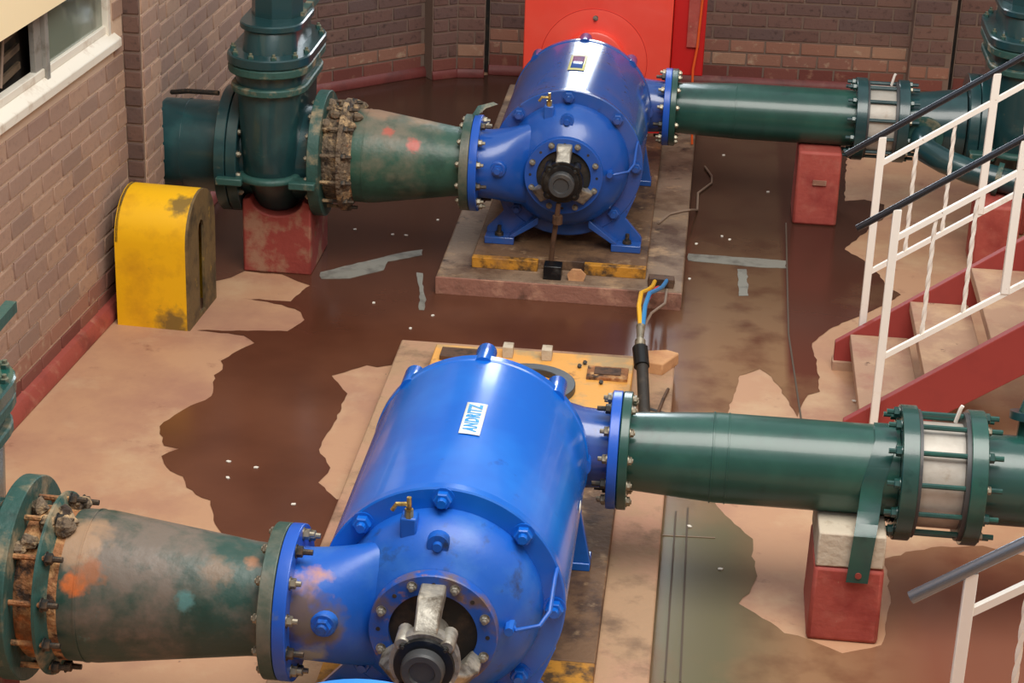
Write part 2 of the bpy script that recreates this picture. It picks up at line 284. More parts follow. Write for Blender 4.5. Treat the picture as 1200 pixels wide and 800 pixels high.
def floor_mat():
    m = mat('concrete_floor', (184, 142, 110), 0.62, layers=(((164, 120, 98), 1.6, 0.46, 0.66, 7), ((194, 162, 128), 2.6, 0.5, 0.72, 6), ((140, 96, 76), 6, 0.62, 0.74, 8), ((96, 66, 54), 18, 0.72, 0.78, 5)), bump=(25, 0.12, 0.01))
    return m
FLOORM = floor_mat()
def water_mat():
    m = bpy.data.materials.new('muddy_puddle'); m.use_nodes = True; nt = m.node_tree; N = nt.nodes; L = nt.links; b = N['Principled BSDF']
    geo = N.new('ShaderNodeTexCoord'); sx = N.new('ShaderNodeSeparateXYZ'); L.new(geo.outputs['Object'], sx.inputs[0])
    nz = N.new('ShaderNodeTexNoise'); nz.inputs['Scale'].default_value = 1.5; nz.inputs['Detail'].default_value = 7; L.new(geo.outputs['Object'], nz.inputs['Vector'])
    n2 = N.new('ShaderNodeTexNoise'); n2.inputs['Scale'].default_value = 5; n2.inputs['Detail'].default_value = 6; L.new(geo.outputs['Object'], n2.inputs['Vector'])
    def mr(src, a, c, lo=0, hi=1):
        q = N.new('ShaderNodeMapRange'); q.inputs['From Min'].default_value = a; q.inputs['From Max'].default_value = c
        q.inputs['To Min'].default_value = lo; q.inputs['To Max'].default_value = hi; L.new(src, q.inputs['Value']); return q.outputs[0]
    def mx(f, A, B):
        q = N.new('ShaderNodeMix'); q.data_type = 'RGBA'; L.new(f, q.inputs['Factor'])
        for nm, c in (('A', A), ('B', B)):
            if isinstance(c, tuple): q.inputs[nm].default_value = lin(c)
            else: L.new(c, q.inputs[nm])
        return q.outputs['Result']
    def mul(a, c):
        q = N.new('ShaderNodeMath'); q.operation = 'MULTIPLY'; L.new(a, q.inputs[0]); L.new(c, q.inputs[1]); return q.outputs[0]
    c = mx(mr(nz.outputs['Fac'], 0.35, 0.65), (84, 48, 34), (104, 64, 46))
    # silt: thicker film of pale mud east of the plinths
    silt = mul(mr(sx.outputs['X'], -0.15, 0.1), mr(n2.outputs['Fac'], 0.22, 0.52))
    c = mx(silt, c, (140, 108, 80))
    c = mx(mul(mr(sx.outputs['X'], 0.44, 0.47), mul(mr(sx.outputs['Y'], 7.6, 8.2), mr(nz.outputs['Fac'], 0.25, 0.45))), c, (98, 54, 42))
    c = mx(mul(mul(mr(sx.outputs['X'], 0.45, 0.2), mr(sx.outputs['X'], -0.1, 0.0)), mul(mr(sx.outputs['Y'], 7.2, 6.8), mr(nz.outputs['Fac'], 0.3, 0.5))), c, (104, 98, 74))  # greenish grey wet reflection, put into the colour right of the near plinth
    c = mx(mul(mr(sx.outputs['X'], 0.55, 0.9), mr(sx.outputs['Y'], 7.0, 6.5)), c, (124, 76, 58))
    # darker brown towards the rear of the pit
    c = mx(mr(sx.outputs['Y'], 8.4, 10.2, 0, 0.85), c, (58, 40, 32))
    L.new(c, b.inputs['Base Color'])
    b.inputs['Roughness'].default_value = 0.2; b.inputs['Specular IOR Level'].default_value = 0.35
    bp = N.new('ShaderNodeBump'); bp.inputs['Strength'].default_value = 0.05; bp.inputs['Distance'].default_value = 0.01
    L.new(n2.outputs['Fac'], bp.inputs['Height']); L.new(bp.outputs[0], b.inputs['Normal'])
    return m
WATER = water_mat()

# ------------------------------------------------------------ floor, puddles
MB().box(-4.5, 5.5, -2.6, 14.2, -0.15, 0).build('floor', FLOORM)['kind'] = 'structure'
def rough_outline(pts, amp, close=True):
    out = []
    n = len(pts)
    for i in range(n):
        a = Vector(pts[i]); b = Vector(pts[(i + 1) % n]); L_ = (b - a).length
        k = max(1, int(L_ / 0.035)) if L_ < 1.2 else 1
        for j in range(k):
            t = j / k; p = a.lerp(b, t)
            if k > 1: p += Vector((random.uniform(-amp, amp), random.uniform(-amp, amp)))
            out.append((p.x, p.y))
    return out
def flat_patch(name, loops, z, m, amp=0.006):
    rl = [rough_outline([pix(u, v)[:2] for u, v in lp], amp) for lp in loops]
    vs = [Vector((x, y, 0)) for lp in rl for x, y in lp]
    tr = tessellate_polygon([[Vector((x, y, 0)) for x, y in lp] for lp in rl])
    o = MB(); o.add([(v.x, v.y, z) for v in vs], [tuple(t) for t in tr])
    ob = o.build(name, m); return ob
wet = [(250, 225), (300, 150), (396, 104), (500, 86), (535, 90), (612, 86), (985, 98), (992, 180), (990, 236), (1012, 234), (1036, 240), (1036, 255), (1015, 272), (989, 292),
       (1009, 303), (1030, 322), (1041, 337), (1057, 346), (1025, 363), (976, 383), (952, 402), (958, 430), (961, 459), (947, 463), (934, 489), (915, 457), (904, 442),
       (890, 433), (868, 440), (853, 482), (845, 520), (825, 575), (836, 589), (862, 614), (881, 631), (881, 652), (889, 676), (878, 695), (864, 708), (902, 729), (919, 742), (936, 744),
       (985, 765), (1034, 757), (1044, 700), (1036, 655), (1072, 645), (1102, 641), (1150, 640), (1200, 652), (1320, 680), (1340, 900), (760, 900), (500, 900), (500, 720), (385, 655),
       (330, 690), (285, 655), (252, 615), (245, 587), (217, 571), (215, 559), (199, 552), (189, 534), (210, 526), (192, 522), (187, 499), (222, 476), (249, 465), (252, 440),
       (262, 433), (260, 423), (280, 410), (297, 402), (285, 393), (232, 387), (337, 388), (358, 375), (352, 365), (330, 357), (284, 350), (340, 353), (363, 335), (330, 322), (287, 318), (270, 325), (250, 330)]
dry = [(388, 441), (430, 428), (442, 431), (460, 427), (520, 427), (520, 579), (395, 585), (374, 566), (388, 548), (373, 527), (394, 491), (406, 461)]
tag(flat_patch('puddle', [wet, dry], 0.002, WATER), 'brown muddy water lying over most of the concrete pit floor', 'puddle', kind='stuff')
def mark(u, label, z=0.0045, m=GREYMARK, name='reflection_mark', cat='mark'):  # thin grey strips painted in for window reflections on the water
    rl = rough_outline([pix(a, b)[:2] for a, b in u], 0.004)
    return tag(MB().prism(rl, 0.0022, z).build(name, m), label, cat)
mark([(375, 320), (420, 309), (470, 297), (496, 293), (494, 300), (455, 307), (450, 317), (410, 327), (376, 327)], 'long slanting grey painted reflection streak on wet floor left of rear plinth')
mark([(806, 298), (850, 301), (920, 306), (921, 315), (890, 314), (840, 309), (806, 306)], 'long grey painted reflection streak on wet floor right of rear plinth')
mark([(864, 316), (875, 316), (877, 347), (866, 347)], 'short grey painted reflection streak below the long one right of rear plinth')
mark([(488, 320), (495, 321), (496, 340), (499, 352), (497, 364), (491, 364), (492, 345)], 'short grey painted reflection streak beside left end of rear plinth')
# floor joints of the covered cable trench (thin steel edging, nearly flush)
for a, b in (((921, 262), (924, 392)), ((924, 392), (940, 500)), ((792, 600), (779, 800)), ((806, 596), (797, 800))):
    p, q = pix(*a), pix(*b)
    MB().tube([(p[0], p[1], 0.002), (q[0], q[1], 0.002)], 0.005, sq=True).build('trim_1', mat('joint_strip', (84, 72, 60), 0.8))['kind'] = 'structure'
p, q = pix(776, 628), pix(838, 631)
MB().tube([(p[0], p[1], 0.002), (q[0], q[1], 0.002)], 0.004, sq=True).build('trim_2', mat('joint_strip_pale', (140, 120, 100), 0.8))['kind'] = 'structure'

# ------------------------------------------------------------ brick walls
BL, BH, JT = 0.224, 0.084, 0.013
def brick_mesh(L_, name):
    b = MB().box(-L_ / 2, L_ / 2, -0.008, 0.02, 0, BH - JT)
    o = b.build(name, BRICK_D); o.modifiers.clear(); me = o.data
    bpy.data.objects.remove(o); return me
BM_CACHE = {}
def get_brick(L_, m):
    k = (round(L_, 3), m.name)
    if k not in BM_CACHE:
        import bmesh
        me = brick_mesh(L_, 'brick'); bm = bmesh.new(); bm.from_mesh(me)
        bmesh.ops.bevel(bm, geom=[e for e in bm.edges if all(v.co.y < 0 for v in e.verts)], offset=0.003, segments=1, affect='EDGES'); bm.to_mesh(me); bm.free()
        me.materials.clear(); me.materials.append(m); BM_CACHE[k] = me
    return BM_CACHE[k]
def brick_wall(name, p0, p1, zb, z_indiv, z_top, mfun, mortar, thick=0.11, s_vis=(0, 99), holes=(), phase=0.0, jz=0.052):
    """wall face from p0 to p1 (room on the right-hand side when walking p0->p1 is -normal); bricks proud of the mortar"""
    p0 = Vector(p0); p1 = Vector(p1); d = (p1 - p0); L_ = d.length; d.normalize(); rz = math.atan2(d.y, d.x)
    root = MB()
    def seg(a, b, z0, z1): root.box(a, b, 0, thick, z0, z1)
    if holes:
        h0, h1, hz0, hz1 = holes[0]
        seg(0, L_, 0, hz0); seg(0, L_, hz1, z_top)
        if h0 > 0: seg(0, h0, hz0, hz1)
        if h1 < L_: seg(h1, L_, hz0, hz1)
    else: seg(0, L_, 0, z_top)
    W = root.build(name, mortar); W['kind'] = 'structure'; W.location = (p0.x, p0.y, 0); W.rotation_euler = (0, 0, rz)
    far = MB(); nfar = 0
    z = jz; row = 0
    while z + BH < z_top:
        s = -(BL * ((row % 2) * 0.5 + phase) % BL)
        while s < L_ - 0.02:
            a, b = max(s, 0) + JT / 2, min(s + BL, L_) - JT / 2
            s += BL
            if b - a < 0.03: continue
            hit = any(b > h[0] and a < h[1] and z + BH > h[2] and z < h[3] for h in holes)
            if hit: continue
            c = (a + b) / 2
            if z < z_indiv and s_vis[0] <= c <= s_vis[1]:
                m = mfun(row, c)
                o = inst('brick', get_brick(b - a, m), W, (c, random.uniform(-0.0015, 0.0015), z + JT / 2))
            else: far.box(a, b, -0.008, 0.01, z + JT / 2, z + BH - JT / 2); nfar += 1
        z += BH; row += 1
    if nfar: far.build('brickwork', mfun(9, 1), W)['kind'] = 'stuff'
    return W
def stain(*tops):
    def f(row, c): return tops[row] if row < len(tops) - 1 else tops[-1]
    return f
# left wall: p0 -> p1 must have the room at local -y
def AX(y): return -2.663 + 0.0614 * (y - 7.472)
PA = (AX(8.75), 8.75)
SILL_Z = 1.225; WTOP = 5.4
# running bond seen from the room: walking with the room on the right
def wallA():
    y0 = -2.4
    p0 = (AX(y0), y0)
    L_ = math.hypot(PA[0] - p0[0], PA[1] - p0[1])
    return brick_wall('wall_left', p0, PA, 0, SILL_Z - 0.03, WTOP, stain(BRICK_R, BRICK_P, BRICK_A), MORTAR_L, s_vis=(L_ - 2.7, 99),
                      holes=((3.0, L_ - 0.13, SILL_Z, 2.45),), phase=0.2)
WA = wallA()
# pier on the left wall
PX = -2.50
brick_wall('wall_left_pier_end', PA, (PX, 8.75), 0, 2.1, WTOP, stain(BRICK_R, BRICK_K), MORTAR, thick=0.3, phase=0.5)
brick_wall('wall_left_pier_side', (PX, 8.75), (PX + 0.008, 9.02), 0, 2.1, WTOP, stain(BRICK_R, BRICK_A), MORTAR_L, thick=0.09)
B1 = (-2.45, 12.06)
brick_wall('wall_left_rear', (-2.565, 9.02), B1, 0, 2.0, WTOP, stain(BRICK_R, BRICK_P, BRICK_A), MORTAR_L)
C1 = (-1.775, 12.70)
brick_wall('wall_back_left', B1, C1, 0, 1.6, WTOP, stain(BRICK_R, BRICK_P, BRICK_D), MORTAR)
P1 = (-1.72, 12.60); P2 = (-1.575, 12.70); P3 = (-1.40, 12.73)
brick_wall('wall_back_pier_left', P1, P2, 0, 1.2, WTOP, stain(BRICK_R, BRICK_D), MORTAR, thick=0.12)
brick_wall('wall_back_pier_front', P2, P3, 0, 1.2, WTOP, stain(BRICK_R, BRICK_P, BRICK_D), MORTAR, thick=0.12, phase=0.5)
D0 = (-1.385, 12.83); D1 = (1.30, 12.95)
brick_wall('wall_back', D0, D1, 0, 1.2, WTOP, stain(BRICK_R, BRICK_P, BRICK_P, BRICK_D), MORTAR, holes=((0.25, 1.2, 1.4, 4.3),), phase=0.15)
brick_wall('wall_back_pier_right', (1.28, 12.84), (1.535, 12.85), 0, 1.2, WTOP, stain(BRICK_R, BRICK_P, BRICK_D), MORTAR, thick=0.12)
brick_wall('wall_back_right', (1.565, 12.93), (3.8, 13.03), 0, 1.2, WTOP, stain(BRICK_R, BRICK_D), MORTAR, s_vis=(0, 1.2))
for i, (a, b_, yy) in enumerate(((-1.62, -1.30, 12.86), (1.22, 1.70, 12.965))):
    MB().box(a, b_, yy, yy + 0.1, 0, WTOP).build('wall_back_joint', HOLE)['kind'] = 'structure'
wr = MB().box(4.6, 4.75, -2.4, 13.2, 0, WTOP).build('wall_right', MORTAR_L); wr['kind'] = 'structure'
wf = MB().box(-3.4, 4.75, -2.55, -2.4, 0, WTOP).build('wall_front', MORTAR_L); wf['kind'] = 'structure'
wc = MB().box(3.8, 4.75, 13.0, 13.15, 0, WTOP).build('wall_back_corner', MORTAR_L); wc['kind'] = 'structure'
# red painted curbs at the wall feet
def curb(name, pts, m, h=0.055, d=0.035):
    b = MB()
    for i in range(len(pts) - 1):
        p0 = Vector(pts[i]); p1 = Vector(pts[i + 1]); dd = (p1 - p0).normalized(); n = Vector((dd.y, -dd.x))
        a = p0 + n * d; c = p1 + n * d; q = n * (d * 0.4)
        b.loft([[(p0.x, p0.y, 0), (a.x, a.y, 0), (a.x, a.y, h * 0.55), (a.x - q.x, a.y - q.y, h), (p0.x, p0.y, h + 0.012)],
                [(p1.x, p1.y, 0), (c.x, c.y, 0), (c.x, c.y, h * 0.55), (c.x - q.x, c.y - q.y, h), (p1.x, p1.y, h + 0.012)]])
    b.build(name, m, bevel=0.006)['kind'] = 'structure'
curb('baseboard_left', [(AX(0), 0), PA], RED_CURB, 0.07, 0.05)
curb('baseboard_left_rear', [(-2.56, 9.06), B1], RED_CURB)
curb('baseboard_back_left', [B1, C1], RED_CURB_DARK)
curb('baseboard_back_pier', [P1, P2, P3], RED_CURB_DARK, 0.05, 0.02)
curb('baseboard_back', [D0, D1], RED_CURB_DARK)
curb('baseboard_back_right', [(1.565, 12.93), (3.8, 13.03)], RED_CURB_DARK)

# window in the left wall
ang = math.atan2(1, 0.0614)
def wloc(o): o.location = (AX(0), 0, 0); o.rotation_euler = (0, 0, ang); return o   # local x runs along the wall away from the camera, +y into the wall
LY = 8.655 / math.sin(ang)
W1 = bpy.data.objects.new('window_1', None); COL.objects.link(W1); W1['kind'] = 'structure'; wloc(W1)
s = MB(); s.prism([(-0.032, SILL_Z - 0.03), (-0.032, SILL_Z + 0.008), (0.03, SILL_Z + 0.05), (0.03, SILL_Z - 0.03)], 1.0, LY, 'x').build('window_sill', FRAME_W, W1, bevel=0.004)
s = MB(); s.box(0.8, LY - 0.04, 0.012, 0.05, SILL_Z + 0.04, SILL_Z + 0.075); s.box(LY - 0.075, LY - 0.04, 0.0, 0.05, SILL_Z + 0.03, 2.45); s.box(0.8, LY - 0.04, 0.012, 0.05, 2.40, 2.45)
s.build('window_frame', FRAME_W, W1, bevel=0.003)
MXL = 7.88
s = MB(); s.box(MXL, MXL + 0.035, 0.0, 0.05, SILL_Z + 0.02, 2.40); s.box(MXL - 0.07, MXL, 0.02, 0.045, SILL_Z + 0.06, 2.40)
s.build('sash_stile', ALU, W1, bevel=0.003)
MB().box(MXL + 0.035, LY - 0.075, 0.028, 0.034, SILL_Z + 0.07, 2.40).build('pane', GLASS, W1)
MB().box(0.8, LY, 0.10, 0.11, SILL_Z - 0.05, 2.5).build('window_recess', DARKROOM, W1)
for k in range(7):
    mt = Matrix.Translation((MXL - 0.25 - 0.0 * k, 0.075, SILL_Z + 0.10 + 0.075 * k)) @ Matrix.Rotation(math.radians(-6), 4, 'Y')
    MB().box(-0.9, 0.14, -0.008, 0.006, -0.012, 0.016, mt).build('slat', SLAT, W1)
MB().tube([(MXL - 0.36, 0.05, SILL_Z + 0.09), (MXL - 0.30, 0.06, SILL_Z + 0.22), (MXL - 0.27, 0.06, SILL_Z + 0.36), (MXL - 0.29, 0.06, SILL_Z + 0.6)], 0.007).build('wire', GREYW, W1)
MB().box(5.0, 8.6, -0.05, -0.02, 1.56, 2.3).build('blind_board', CREAM, W1)
# second window, rear part of the left wall
W2 = bpy.data.objects.new('window_2', None); COL.objects.link(W2); W2['kind'] = 'structure'
MB().box(-2.60, -2.50, 9.5, 11.0, 1.26, 1.31).build('window_sill', FRAME_W, W2)
MB().box(-2.565, -2.545, 9.5, 11.0, 1.31, 2.4).build('pane', GLASS, W2)
# window in the back wall
W3 = bpy.data.objects.new('window_3', None); COL.objects.link(W3); W3['kind'] = 'structure'
s = MB()
for x in (-1.12, -0.66, -0.20): s.box(x - 0.025, x + 0.025, 12.88, 12.93, 1.4, 4.3)
for z in (1.41, 3.0, 4.27): s.box(-1.14, -0.18, 12.88, 12.93, z - 0.03, z + 0.03)
s.build('window_frame', FRAME_W, W3)

# ------------------------------------------------------------ fasteners
def hexa(r, h, seg=6, base=0.0, stud=0.0, washer=0.0):
    """hex head pointing to -y from y=0"""
    b = MB()
    t = 0.0
    if washer: b.lathe([(0, washer), (-0.004, washer)], axis='y', seg=14); t = -0.004
    b.lathe([(t, r), (t - h * 0.85, r), (t - h, r * 0.85)], axis='y', seg=6)
    if stud: b.lathe([(t - h, r * 0.55), (t - h - stud, r * 0.5)], axis='y', seg=10)
    return b
def mesh_of(mb, name, m, bevel=0):
    o = mb.build(name, m); me = o.data; bpy.data.objects.remove(o); return me
HEX_Y_BLUE = mesh_of(hexa(0.027, 0.022, stud=0.018, washer=0.034), 'bolt', BLUE)
HEX_Y_BLUE2 = mesh_of(hexa(0.027, 0.022, stud=0.018, washer=0.034), 'bolt', BLUE_DARK)
HEX_Y_S = mesh_of(hexa(0.0125, 0.010, stud=0.012, washer=0.015), 'bolt', CAST)
HEX_Y_D = mesh_of(hexa(0.010, 0.008, stud=0.006), 'bolt', BOLT_DARK)
def hex_x(r, h, stud, m):
    b = MB(); b.lathe([(0, r * 1.25), (0.003, r * 1.25)], axis='x', seg=12); b.lathe([(0.003, r), (h, r), (h + 0.002, r * 0.85)], axis='x', seg=6)
    if stud: b.lathe([(h, r * 0.55), (h + stud, r * 0.5)], axis='x', seg=8)
    return mesh_of(b, 'bolt', m)
HX_Z = hex_x(0.016, 0.016, 0.016, BOLT); HX_D = hex_x(0.017, 0.018, 0.03, BOLT_DARK); HX_G = hex_x(0.017, 0.018, 0.02, GREEN)
HX_ZS = hex_x(0.014, 0.012, 0.006, BOLT)
def bolts_x(parent, x, y, z, R, n, mesh, sgn=1, a0=None, mix=None):
    for k in range(n):
        a = 2 * PI * (k + 0.5) / n if a0 is None else a0 + 2 * PI * k / n
        me = mesh if not mix or k % 3 else mix
        inst('bolt', me, parent, (x, y + R * math.cos(a), z + R * math.sin(a)), (0, 0, 0 if sgn > 0 else PI))

# ------------------------------------------------------------ pumps  (local origin: under front ring on the base, y along the shaft away from us)
ZA = 0.408
def curved_patch(pts_fn, u0, u1, v0, v1, nu, nv):
    vs = [pts_fn(u0 + (u1 - u0) * i / nu, v0 + (v1 - v0) * j / nv) for j in range(nv + 1) for i in range(nu + 1)]
    fs = [(j * (nu + 1) + i, j * (nu + 1) + i + 1, (j + 1) * (nu + 1) + i + 1, (j + 1) * (nu + 1) + i) for j in range(nv) for i in range(nu)]
    return vs, fs
def text_mesh(body, size):
    c = bpy.data.curves.new('lettering', 'FONT'); c.body = body; c.size = size; c.align_x = 'CENTER'; c.align_y = 'CENTER'; c.offset = size * 0.045; c.space_character = 1.12; c.resolution_u = 3
    o = bpy.data.objects.new('tmp', c); COL.objects.link(o)
    bpy.context.view_layer.update()
    me = bpy.data.meshes.new_from_object(o.evaluated_get(bpy.context.evaluated_depsgraph_get()))
    vs = [v.co.copy() for v in me.vertices]; fs = [tuple(p.vertices) for p in me.polygons]
    bpy.data.objects.remove(o); return vs, fs
RB = 0.363
def make_pump(label, loc, paint, head, old):
    P = thing('centrifugal_pump', label, 'pump', loc, group=None)
    # barrel
    b = MB(); b.lathe([(0.0, RB - 0.004), (0.012, RB - 0.002), (0.90, RB - 0.004), (0.905, RB), (0.935, RB), (0.941, RB - 0.006), (0.941, 0.20)], (0, 0, ZA), seg=96)
    b.build('barrel', paint, P, angle=30)
    b = MB(); b.ringtube([(0.0, RB), (-0.03, RB), (-0.034, RB - 0.005), (-0.034, 0.285), (0.0, 0.285)], (0, 0, ZA), seg=96)
    # foot outline cut from the front casing plate
    b.build('casing_ring', paint, P, angle=30)
    # domed suction head
    prof = [(-0.02, 0.300), (-0.050, 0.298), (-0.085, 0.290), (-0.12, 0.272), (-0.15, 0.246), (-0.175, 0.215), (-0.19, 0.19), (-0.20, 0.180)]
    H = MB().lathe(prof, (0, 0, ZA), seg=72).build('suction_head', head, P, angle=50)
    # suction nozzle swelling out to the left
    loops = []
    xs = [(-0.05, 0.06, 0.19, -0.08), (-0.13, 0.08, 0.205, -0.09), (-0.18, 0.098, 0.200, -0.104), (-0.22, 0.118, 0.192, -0.116), (-0.27, 0.142, 0.180, -0.126), (-0.33, 0.158, 0.168, -0.132), (-0.37, 0.163, 0.163, -0.134), (-0.40, 0.163, 0.163, -0.134)]
    for x, ry, rz_, yc in xs:
        loops.append([(x, yc + ry * math.cos(2 * PI * k / 40), ZA + 0.008 + rz_ * math.sin(2 * PI * k / 40)) for k in range(40)])
    MB().loft(loops).build('suction_nozzle', head if old else BLUE_NOZ, P, angle=50)
    yf = -0.134
    F = MB(); F.lathe([(-0.438, 0.228), (-0.436, 0.2285), (-0.402, 0.2285), (-0.400, 0.226), (-0.400, 0.17)], (0, yf, ZA + 0.008), 'x', 64)
    Fo = F.build('suction_flange', FL_BLUE, P, bevel=0.002)
    bolts_x(Fo, -0.400, yf, ZA + 0.008, 0.203, 12, HX_Z, 1, mix=HX_D)
    # boss on the nozzle
    B = MB(); B.lathe([(0.03, 0.042), (-0.012, 0.038), (-0.016, 0.034)], (-0.305, -0.275, ZA + 0.03), 'y', 20); B.lathe([(-0.012, 0.026), (-0.034, 0.024)], (-0.305, -0.275, ZA + 0.03), 'y', 6); B.lathe([(-0.034, 0.016), (-0.045, 0.014)], (-0.305, -0.275, ZA + 0.03), 'y', 12)
    B.build('plug_boss', head, P)
    # small ring with open bore
    r = MB(); r.ringtube([(-0.195, 0.186), (-0.226, 0.186), (-0.230, 0.183), (-0.230, 0.128), (-0.195, 0.128)], (0, 0, ZA), seg=72)
    R_ = r.build('gland_ring', head if old else GLAND, P, angle=30)
    for k in range(8):
        a = PI / 8 + k * PI / 4; inst('bolt', HEX_Y_S, R_, (0.160 * math.cos(a), -0.230, ZA + 0.160 * math.sin(a)))
    hm = MB()
    for k in range(8):
        a = k * PI / 4; hm.lathe([(-0.2285, 0.0065), (-0.2312, 0.0065)], (0.157 * math.cos(a), 0, ZA + 0.157 * math.sin(a)), 'y', 12)
    hm.build('tapped_hole', HOLE, R_)
    MB().lathe([(-0.214, 0.1285), (-0.12, 0.124), (-0.10, 0.09), (-0.10, 0.03)], (0, 0, ZA), 'y', 48).build('bore', HOLE, P)
    # bearing housing and three brackets
    hs = 0.0 if old else -0.075
    bh = MB()
    bh.lathe([(-0.10 - hs, 0.045), (-0.24, 0.05), (-0.27, 0.094), (-0.30, 0.10), (-0.325, 0.098)], (0, hs, ZA), 'y', 36)
    for k in range(4):
        a = PI / 4 + k * PI / 2; bh.lathe([(-0.25, 0.022), (-0.325, 0.022), (-0.33, 0.018)], (0.088 * math.cos(a), hs, ZA + 0.088 * math.sin(a)), 'y', 14)
    bo = bh.build('bearing_housing', BLACK if old else CAST, P, angle=40)
    cp = MB(); cp.lathe([(-0.325, 0.086), (-0.338, 0.084), (-0.340, 0.068)], (0, hs, ZA), 'y', 36)
    cp.build('housing_cover', BLACK, bo)
    for k in range(4):
        a = PI / 4 + k * PI / 2; inst('bolt', HEX_Y_D, bo, (0.084 * math.cos(a), -0.330 + hs, ZA + 0.084 * math.sin(a)))
    MB().lathe([(-0.335, 0.062), (-0.368, 0.060), (-0.374, 0.055), (-0.374, 0.038), (-0.366, 0.034), (-0.366, 0.0)], (0, hs, ZA), 'y', 36).build('shaft_cap', GREY_CAP, P)
    for a in (PI / 2, PI / 2 + 2.25, PI / 2 - 2.25):
        ca, sa = math.cos(a - PI / 2), math.sin(a - PI / 2)
        def T(x, y, z): return (x * ca - z * sa, y, ZA + x * sa + z * ca)
        lo = []
        for y, z0, z1, hw in ((-0.222, 0.118, 0.160, 0.036), (-0.255 + hs * 0.6, 0.108, 0.158, 0.036), (-0.285 + hs, 0.07, 0.125, 0.033), (-0.315 + hs, 0.05, 0.095, 0.034)):
            lo.append([T(-hw, y, z0), T(hw, y, z0), T(hw, y, z1), T(-hw, y, z1)])
        MB().loft(lo).build('bracket', CAST, P, bevel=0.006)
    # tie bolts of the casing, front nuts and rear rod ends
    for k in range(8):
        a = k * PI / 4 + 0.01
        if abs(math.sin(a) + 1) < 0.01: continue
        inst('bolt', HEX_Y_BLUE2 if old else HEX_Y_BLUE, P, (0.331 * math.cos(a), -0.034, ZA + 0.331 * math.sin(a)))
    for k in range(8):
        a = k * PI / 4
        MB().lathe([(0.90, 0.034), (1.02, 0.034), (1.03, 0.028), (1.03, 0)], (0.338 * math.cos(a), 0, ZA + 0.338 * math.sin(a)), 'y', 18).build('rod_end', paint, P)
    # rear casing, discharge nozzle and flange
    MB().lathe([(0.93, 0.29), (1.06, 0.285), (1.17, 0.24), (1.24, 0.17), (1.32, 0.12), (1.42, 0.11)], (0, 0, ZA), 'y', 56).build('rear_casing', paint, P, angle=45)
    MB().lathe([(1.30, 0.15), (1.38, 0.155), (1.40, 0.15), (1.40, 0.06)], (0, 0, ZA), 'y', 40).build('rear_gland', BASE_DIRT if not old else BLACK, P)
    yd = 1.076
    lo = []
    for x, ry, rz_ in ((0.0, 0.125, 0.22), (0.16, 0.125, 0.20), (0.26, 0.128, 0.16), (0.33, 0.13, 0.14), (0.425, 0.13, 0.133)):
        lo.append([(x, yd + ry * math.cos(2 * PI * k / 36), ZA - 0.012 + rz_ * math.sin(2 * PI * k / 36)) for k in range(36)])
    MB().loft(lo).build('discharge_nozzle', BLUE_DARK, P, angle=50)
    F = MB(); F.lathe([(0.424, 0.135), (0.424, 0.2), (0.426, 0.202), (0.456, 0.202), (0.458, 0.2), (0.458, 0.13)], (0, yd, ZA - 0.012), 'x', 64)
    Fo = F.build('discharge_flange', FL_BLUE, P, bevel=0.002)
    bolts_x(Fo, 0.424, yd, ZA - 0.012, 0.178, 12, HX_Z, -1, mix=HX_D)
    # feet: front pair splayed from the ring, rear pair
    for sx in (-1, 1):
        f = MB()
        f.prism([(sx * 0.10, 0.09), (sx * 0.34, 0.27), (sx * 0.315, 0.20), (sx * 0.295, 0.15), (sx * 0.375, 0.06), (sx * 0.375, 0.035), (sx * 0.245, 0.035), (sx * 0.13, 0.14)], -0.030, -0.004, 'y')
        f.box(min(sx * 0.235, sx * 0.378), max(sx * 0.235, sx * 0.378), -0.10, 0.05, 0.0, 0.036)
        g = [(sx * 0.12, 0.11), (sx * 0.12, 0.15), (sx * 0.265, 0.036), (sx * 0.235, 0.036)]
        f.prism(g, -0.09, -0.02, 'y')
        ft = f.build('foot', paint, P, bevel=0.004)
        MB().lathe([(0.036, 0.022), (0.052, 0.020), (0.052, 0.011), (0.085, 0.010)], (sx * 0.31, -0.065, 0), 'z', 12).build('anchor_bolt', BOLT_DARK, ft)
        f = MB()
        f.prism([(sx * 0.22, 0.24), (sx * 0.345, 0.22), (sx * 0.385, 0.03), (sx * 0.385, 0.0), (sx * 0.22, 0.0)], 0.93, 0.965, 'y')
        f.box(min(sx * 0.22, sx * 0.385), max(sx * 0.22, sx * 0.385), 0.925, 1.02, 0.0, 0.03)
        f.build('foot', paint, P, bevel=0.004)
    # vent boss with brass cock, sensing pipe
    v = MB(); v.loft([[(-0.09 + dx, y, ZA + z) for dx, z in ((-0.024, 0.20), (0.024, 0.20), (0.024, 0.305), (-0.024, 0.305))] for y in (-0.128, -0.075)])
    v.build('vent_boss', head, P, bevel=0.006)
    ZA_ = ZA; c = MB(); c.lathe([(-0.012, 0.013), (0.018, 0.013)], (-0.09, -0.115, ZA + 0.312), 'z', 6); c.lathe([(0.018, 0.008), (0.055, 0.007)], (-0.09, -0.115, ZA + 0.312), 'z', 10)
    c.tube([(-0.095, -0.115, ZA + 0.345), (-0.125, -0.12, ZA + 0.345), (-0.137, -0.12, ZA + 0.325)], 0.007, 8)
    c.build('vent_cock', BRASS, P)
    MB().lathe([(-0.13, 0.034), (-0.162, 0.032), (-0.163, 0.015), (-0.176, 0.013)], (0.0, 0, ZA + 0.245), 'y', 18).build('plug', head, P)
    t = MB(); t.tube([(0.215, -0.16, ZA + 0.015), (0.235, -0.20, ZA + 0.015), (0.30, -0.19, ZA + 0.03), (0.325, -0.15, ZA + 0.055), (0.330, -0.07, ZA + 0.12), (0.333, -0.03, ZA + 0.13)], 0.0065, 8)
